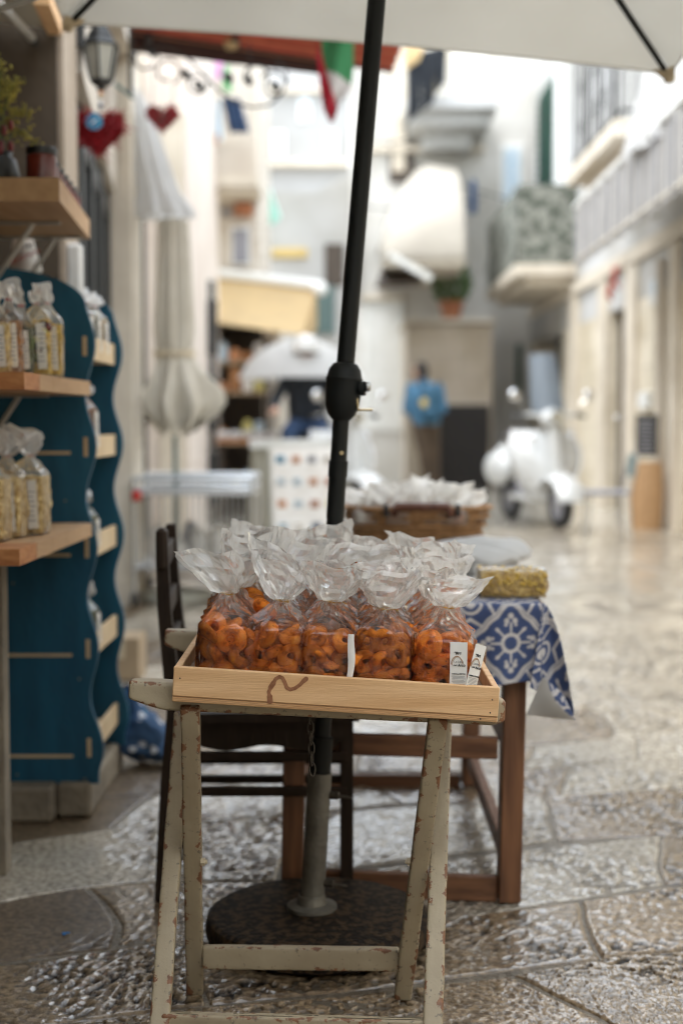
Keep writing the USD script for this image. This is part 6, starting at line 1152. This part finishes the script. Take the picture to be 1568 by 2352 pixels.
# ------------------------------------------------------------------ scooters
def scooter(label, o, yaw, screen):
    t = thing('scooter', label, 'scooter', o); R = rot((0, 0, 1), yaw); W = lambda *p: o + R @ V(*p)   # front looks along -y
    def wheel(y, name):
        w = MB(); an = np.linspace(0, 2 * PI, 25)[:-1]; w.tube([W(0, y + 0.165 * math.cos(a), 0.215 + 0.165 * math.sin(a)) for a in an], 0.05, 10, True); pr = w.build(name, 'rubber', t, True)
        MB().cyl(W(-0.03, y, 0.215), W(0.03, y, 0.215), 0.12, n=20).build('rim', 'grey_cloth', pr, 40); MB().cyl(W(-0.04, y, 0.215), W(0.04, y, 0.215), 0.035, n=12).build('hub', 'steel_bright', pr, 40)
    wheel(-0.58, 'front_wheel'); wheel(0.62, 'rear_wheel')
    fz = lambda pts, m_, n: MB().ball(pts[0], 1, 3, pts[1], R @ (pts[2] if len(pts) > 2 else np.eye(3))).build(n, m_, t, True)
    th2 = np.linspace(-0.35 * PI, 0.95 * PI, 18); ww = np.linspace(-1, 1, 11)
    P = np.array([[W(0.13 * x, -0.58 - (0.265 - 0.05 * x * x) * math.cos(a) * 1.15, 0.235 + (0.255 - 0.06 * x * x) * math.sin(a)) for x in ww] for a in np.linspace(0.02 * PI, 0.9 * PI, 18)]); MB().grid(P, 0.006).build('front_mudguard', 'scooter_paint', t, True)
    hh = np.linspace(0, 1, 16); uu = np.linspace(-1, 1, 19)
    P = np.array([[W((0.13 + 0.20 * math.sin(PI * min(1, h * 1.15) * 0.62) - 0.05 * h ** 4) * x, -0.40 + 0.10 * h + 0.16 * x * x - 0.06 * math.sin(PI * h), 0.24 + 0.62 * h) for h in hh] for x in uu]); MB().grid(P, 0.02).build('leg_shield', 'scooter_paint', t, True)
    MB().bar(W(0, -0.49, 0.30), W(0, -0.40, 0.92), 0.09, 0.07, R @ V(1, 0, 0), 0.02).build('horn_cover', 'scooter_paint', t)
    MB().box(W(0, 0.0, 0.25), (0.30, 0.55, 0.05), 0.015, R).build('footboard', 'scooter_paint', t)
    for s in (-1, 1): MB().tube([W((0.145 + 0.20 * math.sin(PI * min(1, h * 1.15) * 0.62) - 0.05 * h ** 4) * s, -0.40 + 0.10 * h + 0.16 - 0.06 * math.sin(PI * h), 0.24 + 0.62 * h) for h in np.linspace(0, 1, 12)], 0.012, 6).build('shield_trim', 'chrome', t, True)
    for z in (0.42, 0.50, 0.58): MB().box(W(0, -0.495 + (z - 0.3) * 0.145, z), (0.06, 0.01, 0.03), 0.003, R).build('horn_slot', 'rubber', t)
    MB().box(W(0, 0.16, 0.42), (0.26, 0.06, 0.34), 0.02, R).build('seat_front', 'grey_cloth', t)
    for s in (-1, 1): fz((W(0.16 * s, 0.55, 0.50), (0.10, 0.28, 0.16)), 'scooter_paint', 'side_cowl')
    fz((W(0, 0.52, 0.58), (0.17, 0.40, 0.19)), 'scooter_paint', 'rear_body'); fz((W(0, 0.42, 0.79), (0.135, 0.32, 0.06)), 'dark_seat', 'seat')
    fz((W(0, -0.36, 0.97), (0.115, 0.13, 0.085)), 'scooter_paint', 'headset'); MB().cyl(W(0, -0.45, 0.975), W(0, -0.50, 0.975), 0.065, 0.06, 20).build('headlight', 'chrome', t, 40); MB().ball(W(0, -0.495, 0.975), 0.056, 2, (1, 0.4, 1), R).build('headlight_lens', 'clear_pane', t, True)
    for s in (-1, 1):
        MB().tube([W(0.05 * s, -0.36, 0.99), W(0.2 * s, -0.33, 1.0), W(0.31 * s, -0.28, 0.99)], 0.016, 8).build('handlebar', 'scooter_paint', t, True); MB().cyl(W(0.24 * s, -0.31, 0.998), W(0.35 * s, -0.265, 0.985), 0.02, n=10).build('grip', 'rubber', t)
        MB().tube([W(0.22 * s, -0.33, 1.0), W(0.28 * s, -0.36, 1.10), W(0.34 * s, -0.36, 1.15)], 0.006, 6).build('mirror_stalk', 'chrome', t); mr = MB().ball(W(0.35 * s, -0.36, 1.17), 0.052, 2, (1, 0.45, 1), R).build('mirror', 'chrome', t, True)
        MB().ball(W(0.18 * s, -0.36, 0.80), 0.032, 2).build('indicator', 'chrome', t, True); MB().tube([W(0.30 * s, -0.33, 1.0), W(0.36 * s, -0.34, 0.99)], 0.006, 6).build('brake_lever', 'chrome', t)
    MB().bar(W(-0.10, 0.1, 0.22), W(-0.16, 0.05, 0.02), 0.015, 0.015).build('stand', 'rubber', t); MB().box(W(0, -0.60, 0.0) * V(1, 1, 0) + V(0, 0, o[2] + 0.52), (0.02, 0.10, 0.03), 0.006, R).build('mudguard_crest', 'chrome', t)
    if screen:
        P = np.array([[W(0.155 * x * (1 - 0.25 * h * h), -0.38 + 0.16 * h + 0.10 * x * x, 1.02 + 0.52 * h) for h in np.linspace(0, 1, 10)] for x in np.linspace(-1, 1, 11)]); MB().grid(P, 0.006).build('windscreen', 'screen_pane', t, True)
    return t
sy = 12.9; so = at(1222, 1200, sy); scooter('white scooter with a tall windscreen parked on the right of the lane', V(so[0] + 0.03, sy, gz(sy)), 14, True)
sy2 = 13.2; so2 = at(752, 1180, sy2); o2 = V(so2[0] + 0.02, sy2, gz(sy2)); scooter('white scooter carrying a rider, half hidden behind the parasol pole', o2, 32, False)
J = dict(head=V(-0.02, -0.12, 0.76), neck=V(0, -0.05, 0.62), chest=V(0, 0, 0.45), hip=V(0, 0.08, 0.10), shl=V(-0.19, -0.03, 0.54), shr=V(0.19, -0.03, 0.54), ell=V(-0.30, -0.18, 0.30), elr=V(0.29, -0.18, 0.30), wrl=V(-0.29, -0.46, 0.22), wrr=V(0.28, -0.48, 0.22), hpl=V(-0.10, 0.05, 0.06), hpr=V(0.10, 0.05, 0.06), knl=V(-0.17, -0.36, 0.0), knr=V(0.17, -0.36, 0.0), anl=V(-0.15, -0.30, -0.46), anr=V(0.15, -0.30, -0.46), tol=V(-0.15, -0.44, -0.50), tor=V(0.15, -0.44, -0.50))
ro = o2 + V(-0.21, 0.34, 0.83)
person_body('person', 'person in a dark jacket and pale helmet sitting on the scooter behind the pole', J, ro, dict(jacket='black_cloth', trousers='navy_cloth', look=(0.2, -1, -0.1)))
hm = thing('helmet', 'round pale scooter helmet on the head of the seated rider', 'helmet', ro + V(-0.02, -0.12, 0.8)); hc_ = ro + V(-0.02, -0.11, 0.80); MB().lathe([(0.125, -0.06), (0.132, 0.0), (0.118, 0.06), (0.08, 0.105), (0.03, 0.125), (0, 0.127)], hc_, 28).build('shell', 'helmet_white', hm, True)
MB().tube([hc_ + V(0.129 * math.cos(t), 0.129 * math.sin(t), -0.058) for t in np.linspace(0, 2 * PI, 26)[:-1]], 0.008, 6, True).build('rim', 'rubber', hm); MB().box(hc_ + V(0, -0.135, -0.03), (0.15, 0.06, 0.012), 0.004).build('peak', 'helmet_white', hm)

# open white parasol, shop goods
op = thing('white_parasol', 'open white parasol spread in front of the low white house', 'parasol', at(690, 1100, 13.8)); c = at(690, 776, 13.8); n = 48; k = 13.8 / FPX
MB().lathe([(0.001, 0), (40 * k, -4 * k), (80 * k, -22 * k), (115 * k, -50 * k), (142 * k, -92 * k), (141 * k, -94 * k), (112 * k, -54 * k), (78 * k, -27 * k), (0.001, -6 * k)], c, n, None, lambda a, z: 1 + 0.012 * np.cos(8 * a) * (z < -0.1)).build('canopy', 'parasol_cloth', op, True)
MB().cyl((c[0] - 0.02, c[1], gz(13.8)), c + V(0, 0, 0.04), 0.02).build('pole', 'steel_bright', op); MB().lathe([(0, 0), (0.22, 0), (0.2, 0.06), (0, 0.08)], (c[0] - 0.02, c[1], gz(13.8) + 0.002), 20).build('foot', 'board_grey', op)
for j in range(8): a = j * PI / 4; MB().tube([c + V(0, 0, -0.04), c + V(80 * k * math.cos(a), 80 * k * math.sin(a), -30 * k), c + V(139 * k * math.cos(a), 139 * k * math.sin(a), -94 * k)], 0.006, 5).build('rib', 'steel_bright', op)
gs = thing('goods_shelf', 'wooden shelf rack full of wares in the open shop on the left', 'shelf', at(545, 1150, 14.6)); xa, xb = at(495, 900, 14.6)[0], at(612, 900, 14.6)[0]
levels = [at(545, py, 14.6)[2] for py in (1130, 1015, 900, 830)]
for z in levels: MB().span(V(xa, 14.5, z - 0.03), V(xb, 14.9, z), 0.004).build('shelf', 'cardboard', gs)
for x in (xa, xb): MB().span(V(x - 0.02, 14.52, gz(14.6)), V(x + 0.02, 14.88, at(545, 770, 14.6)[2])).build('upright', 'brown_door', gs)
for li, z in enumerate(levels):
    for j in range(4):
        x = xa + 0.07 + (xb - xa - 0.14) * j / 3; m_ = ['goods_white', 'goods_orange', 'goods_yellow', 'biscuit_brown', 'pale_blue_cloth'][(j * 2 + li * 3) % 5]; h = R_.uniform(0.1, 0.26)
        g = MB().box((x, 14.62, z + h / 2 + 0.002), (0.11, 0.14, h), 0.02) if j % 2 else MB().lathe([(0, 0), (0.05, 0), (0.062, h * 0.4), (0.05, h * 0.8), (0.03, h * 0.9), (0.036, h), (0, h)], (x, 14.62, z + 0.002), 14)
        names = {'goods_white': 'white', 'goods_orange': 'orange', 'goods_yellow': 'yellow', 'biscuit_brown': 'brown', 'pale_blue_cloth': 'pale blue'}
        tag(g.build('ware_box' if j % 2 else 'ware_jar', m_, None, 40), f'{names[m_]} {"box" if j % 2 else "jar"} on the {("lowest", "second", "third", "top")[li]} shelf of the shop of wares', 'box' if j % 2 else 'jar', 'wares in the open shop')
ct = thing('ware_table', 'brown table with pale wares in front of the open shop', 'table', at(550, 1120, 13.9)); a, b = at(500, 1010, 13.9), at(640, 1010, 13.9)
MB().span(V(a[0], 13.7, a[2] - 0.03), V(b[0], 14.2, a[2])).build('top', 'goods_orange', ct)
for x in (a[0] + 0.03, b[0] - 0.03):
    for y in (13.73, 14.17): MB().span(V(x - 0.02, y - 0.02, gz(14)), V(x + 0.02, y + 0.02, a[2] - 0.031)).build('leg', 'brown_door', ct)
for j in range(5): x = a[0] + 0.06 + (b[0] - a[0] - 0.12) * j / 4; tag(MB().ball((x, 13.85, a[2] + 0.047), 0.06, 2, (1, 1, 0.75)).build('white_bowl', 'porcelain', None, True), f'rounded white ware on the brown table, {("first", "second", "third", "fourth", "fifth")[j]} from the left', 'bowl', 'white wares on the table')

# ------------------------------------------------------------------ laundry
def hung(name, label, m_, tl_, tr_, br_, bl_, Y_, wave=0.03, cat='laundry', n=3):
    u, w = np.meshgrid(np.linspace(0, 1, 22), np.linspace(0, 1, 12), indexing='ij'); q = [at(*p, Y_) for p in (tl_, tr_, br_, bl_)]
    P = q[0] * ((1 - u) * (1 - w))[..., None] + q[1] * (u * (1 - w))[..., None] + q[3] * ((1 - u) * w)[..., None] + q[2] * (u * w)[..., None]; P[..., 1] += wave * np.sin(u * PI * 2 * n) * (0.3 + 0.7 * w)
    return tag(MB().grid(P, 0.006).build(name, m_, None, True), label, cat)
hung('pink_shirt', 'pink shirt on the line over the laundry balcony, left one', 'pink_cloth', (436, 136), (476, 138), (472, 180), (446, 176), 14.1)
hung('pink_shirt', 'pale pink shirt next to the green towel over the laundry balcony', 'pink_cloth', (478, 138), (512, 140), (506, 182), (482, 182), 14.05)
hung('green_towel', 'green towel on the line over the laundry balcony', 'green_cloth', (505, 150), (524, 152), (532, 212), (514, 208), 14.1)
hung('blue_shirt', 'pale blue shirt hanging on the laundry balcony', 'pale_blue_cloth', (478, 228), (502, 228), (512, 322), (472, 318), 14.2); hung('navy_trousers', 'navy cloth hanging beside the pale blue shirt on the laundry balcony', 'navy_cloth', (508, 224), (550, 226), (572, 304), (528, 304), 14.2)
hung('grey_shirt', 'greyish cloth behind the pale blue shirt on the laundry balcony', 'grey_cloth', (462, 262), (478, 262), (480, 326), (464, 326), 14.24); hung('brown_cloth', 'small brown cloth low on the laundry balcony', 'terracotta', (478, 308), (500, 308), (498, 332), (480, 332), 14.15)
hung('mint_towel', 'pale mint towel hanging in the middle distance left of the pole', 'mint_cloth', (600, 412), (612, 412), (644, 500), (598, 540), 17.5)
for k, (x0_, x1_, y0_, y1_) in enumerate(((934, 968, 130, 282), (966, 1000, 116, 258), (998, 1026, 108, 216))): hung('black_garment', ('black trousers hanging longest and leftmost on the upper balcony', 'black shirt in the middle of the dark laundry on the upper balcony', 'black cloth rightmost of the dark laundry by the balcony bars')[k], 'black_cloth', (x0_, y0_), (x1_, y0_ - 6), (x1_ - 4, y1_ - 26), (x0_ + 2, y1_), 20.3, 0.05)
hung('tan_cloth', 'tan cloth above the dark laundry of the upper balcony', 'tan_cloth', (926, 100), (975, 100), (960, 140), (930, 160), 20.25); hung('navy_garment', 'narrow navy garment hanging beside the rounded hood', 'navy_cloth', (1080, 412), (1092, 412), (1094, 490), (1076, 490), 18.3, 0.02)
# potted plant on the stone base
pt = thing('potted_plant', 'bushy green plant in a terracotta pot on the stone base', 'plant', V(at(1036, 727, 20.7)[0], 20.7, zc_ if False else at(1036, 727, 20.7)[2])); c = V(at(1036, 727, 20.7)[0], 20.7, at(1000, 742, 20.2)[2] + 0.062)
MB().lathe([(0, 0), (0.12, 0), (0.17, 0.24), (0.185, 0.25), (0.185, 0.29), (0.15, 0.29), (0, 0.25)], c, 22).build('pot', 'terracotta', pt, 40); MB().tube([c + V(0, 0, 0.25), c + V(0.02, 0, 0.5), c + V(-0.02, 0, 0.75)], [0.025, 0.02, 0.01], 6).build('stem', 'brown_door', pt)
m = MB()
for k in range(900):
    d = rng.normal(size=3); d = d / np.linalg.norm(d) * rng.uniform(0.4, 1) ** 0.5; p = c + V(0, 0, 0.56) + d * V(0.30, 0.28, 0.32) * (0.75 + 0.5 * noise(d * 2.2 + 9, 3)); s = rng.uniform(0.03, 0.055); a = rng.normal(size=3); a /= np.linalg.norm(a); b = unit(np.cross(a, rng.normal(size=3)))
    m.add([p - a * s, p + b * s * 0.4, p + a * s, p - b * s * 0.4], [[0, 1, 2], [0, 2, 3]])
m.build('foliage', 'leaf_green', pt)
# right side: chair, barrel table, louvred board, wall bits
mc = thing('metal_chair', 'small metal chair with a blue-grey seat before the brown door on the right', 'chair', at(1395, 1250, 11.4)); a, b = at(1348, 1130, 11.3), at(1444, 1130, 11.3); g_ = gz(11.4)
MB().span(V(a[0], 11.2, a[2] - 0.02), V(b[0], 11.55, a[2] + 0.01), 0.006).build('seat', 'grey_cloth', mc)
for x, y, dx in ((a[0] + 0.02, 11.22, -0.03), (b[0] - 0.02, 11.22, 0.03), (a[0] + 0.02, 11.53, -0.02), (b[0] - 0.02, 11.53, 0.03)): MB().cyl((x, y, a[2] - 0.02), (x + dx, y, g_), 0.010, n=8).build('leg', 'steel_bright', mc)
MB().tube([V(b[0] - 0.01, 11.22, a[2]), V(b[0] + 0.05, 11.22, a[2] + 0.30), V(b[0] + 0.05, 11.53, a[2] + 0.30), V(b[0] - 0.01, 11.53, a[2])], 0.011, 8).build('back_frame', 'steel_bright', mc); MB().bar(V(b[0] + 0.035, 11.38, a[2] + 0.12), V(b[0] + 0.05, 11.38, a[2] + 0.29), 0.015, 0.29, (1, 0, 0)).build('back_panel', 'grey_green_shutter', mc)
bt = thing('barrel_table', 'tan wooden half barrel standing against the right wall', 'barrel', at(1485, 1195, 12.4)); c = V(at(1484, 1190, 12.4)[0], 12.4, gz(12.4)); hb_ = at(1484, 1062, 12.4)[2] - c[2]; r = 33 * 12.4 / FPX
for k in range(14):
    a0, a1 = 2 * PI * k / 14 + 0.01, 2 * PI * (k + 1) / 14 - 0.01; zs_l = np.linspace(0, 1, 7); P = np.array([[c + V((r * (0.88 + 0.12 * math.sin(PI * z))) * math.cos(a), (r * (0.88 + 0.12 * math.sin(PI * z))) * math.sin(a), 0.002 + hb_ * z) for z in zs_l] for a in (a0, (a0 + a1) / 2, a1)]); MB().grid(P[::-1], 0.02).build('stave', 'shelf_wood', bt)
MB().cyl(c + V(0, 0, hb_ - 0.03), c + V(0, 0, hb_ - 0.005), r * 0.86, n=24).build('lid', 'shelf_wood', bt)
lb_ = thing('menu_board', 'small black board with pale written lines leaning above the barrel', 'board', at(1484, 1045, 12.4)); a, b = at(1461, 1048, 12.35), at(1512, 952, 12.35); MB().span(V(a[0], 12.35, a[2]), V(b[0], 12.39, b[2]), 0.004).build('panel', 'black_paint', lb_)
for k in range(9): z = a[2] + (b[2] - a[2]) * (0.1 + 0.095 * k); MB().span(V(a[0] + 0.015, 12.345, z - 0.008), V(b[0] - 0.05, 12.3495, z + 0.008)).build('line', 'grey_cloth', lb_)
ch_ = thing('chilli_string', 'string of red chillies hanging over the brown door on the right', 'ornament', at(1410, 640, 14.6))
for k in range(18): p = at(1412 - k * 0.5, 615 + k * 4, 14.7); MB().ball(p + V(rng.uniform(-.04, .04), rng.uniform(-.03, .03), 0), 0.03, 1, (0.5, 0.5, 1.7), rot((0, 1, 0), rng.uniform(-50, 50))).build('chilli', 'chilli_red', ch_, True)
hp_ = thing('hanging_plate', 'pale blue plate on the wall right of the chillies', 'plate', at(1432, 660, 14.3)); p = V(2.88, 14.2, at(1432, 662, 14.3)[2]); MB().lathe([(0, 0), (0.1, 0.0), (0.13, 0.02), (0.1, 0.008), (0, 0.008)], p, 22, rot((0, 1, 0), -90)).build('dish', 'plate_blue', hp_, 40)
wp = thing('wall_plaque', 'blue-grey tile plaque on the wall high right', 'plaque', at(1500, 660, 13.2)); MB().span(V(2.865, 12.95, at(1500, 700, 13.2)[2]), V(2.888, 13.35, at(1500, 640, 13.2)[2]), 0.006).build('tile', 'porcelain', wp); MB().ball((2.862, 13.15, at(1500, 662, 13.2)[2]), 0.07, 2, (0.15, 1, 1.1)).build('motif', 'plate_blue', wp, True)
mb_ = thing('meter_box', 'small white meter box on the right wall beside the brown door', 'meter box', V(2.87, 13.7, 1.2)); MB().span(V(2.84, 13.3, at(1470, 920, 13.6)[2] - 0.08), V(2.898, 13.7, at(1470, 920, 13.6)[2] + 0.08), 0.008).build('case', 'white_paint', mb_); MB().ball((2.87, 12.9, at(1500, 940, 13)[2]), 0.05, 2, (0.5, 1, 1)).build('bell', 'grey_cloth', mb_, True)
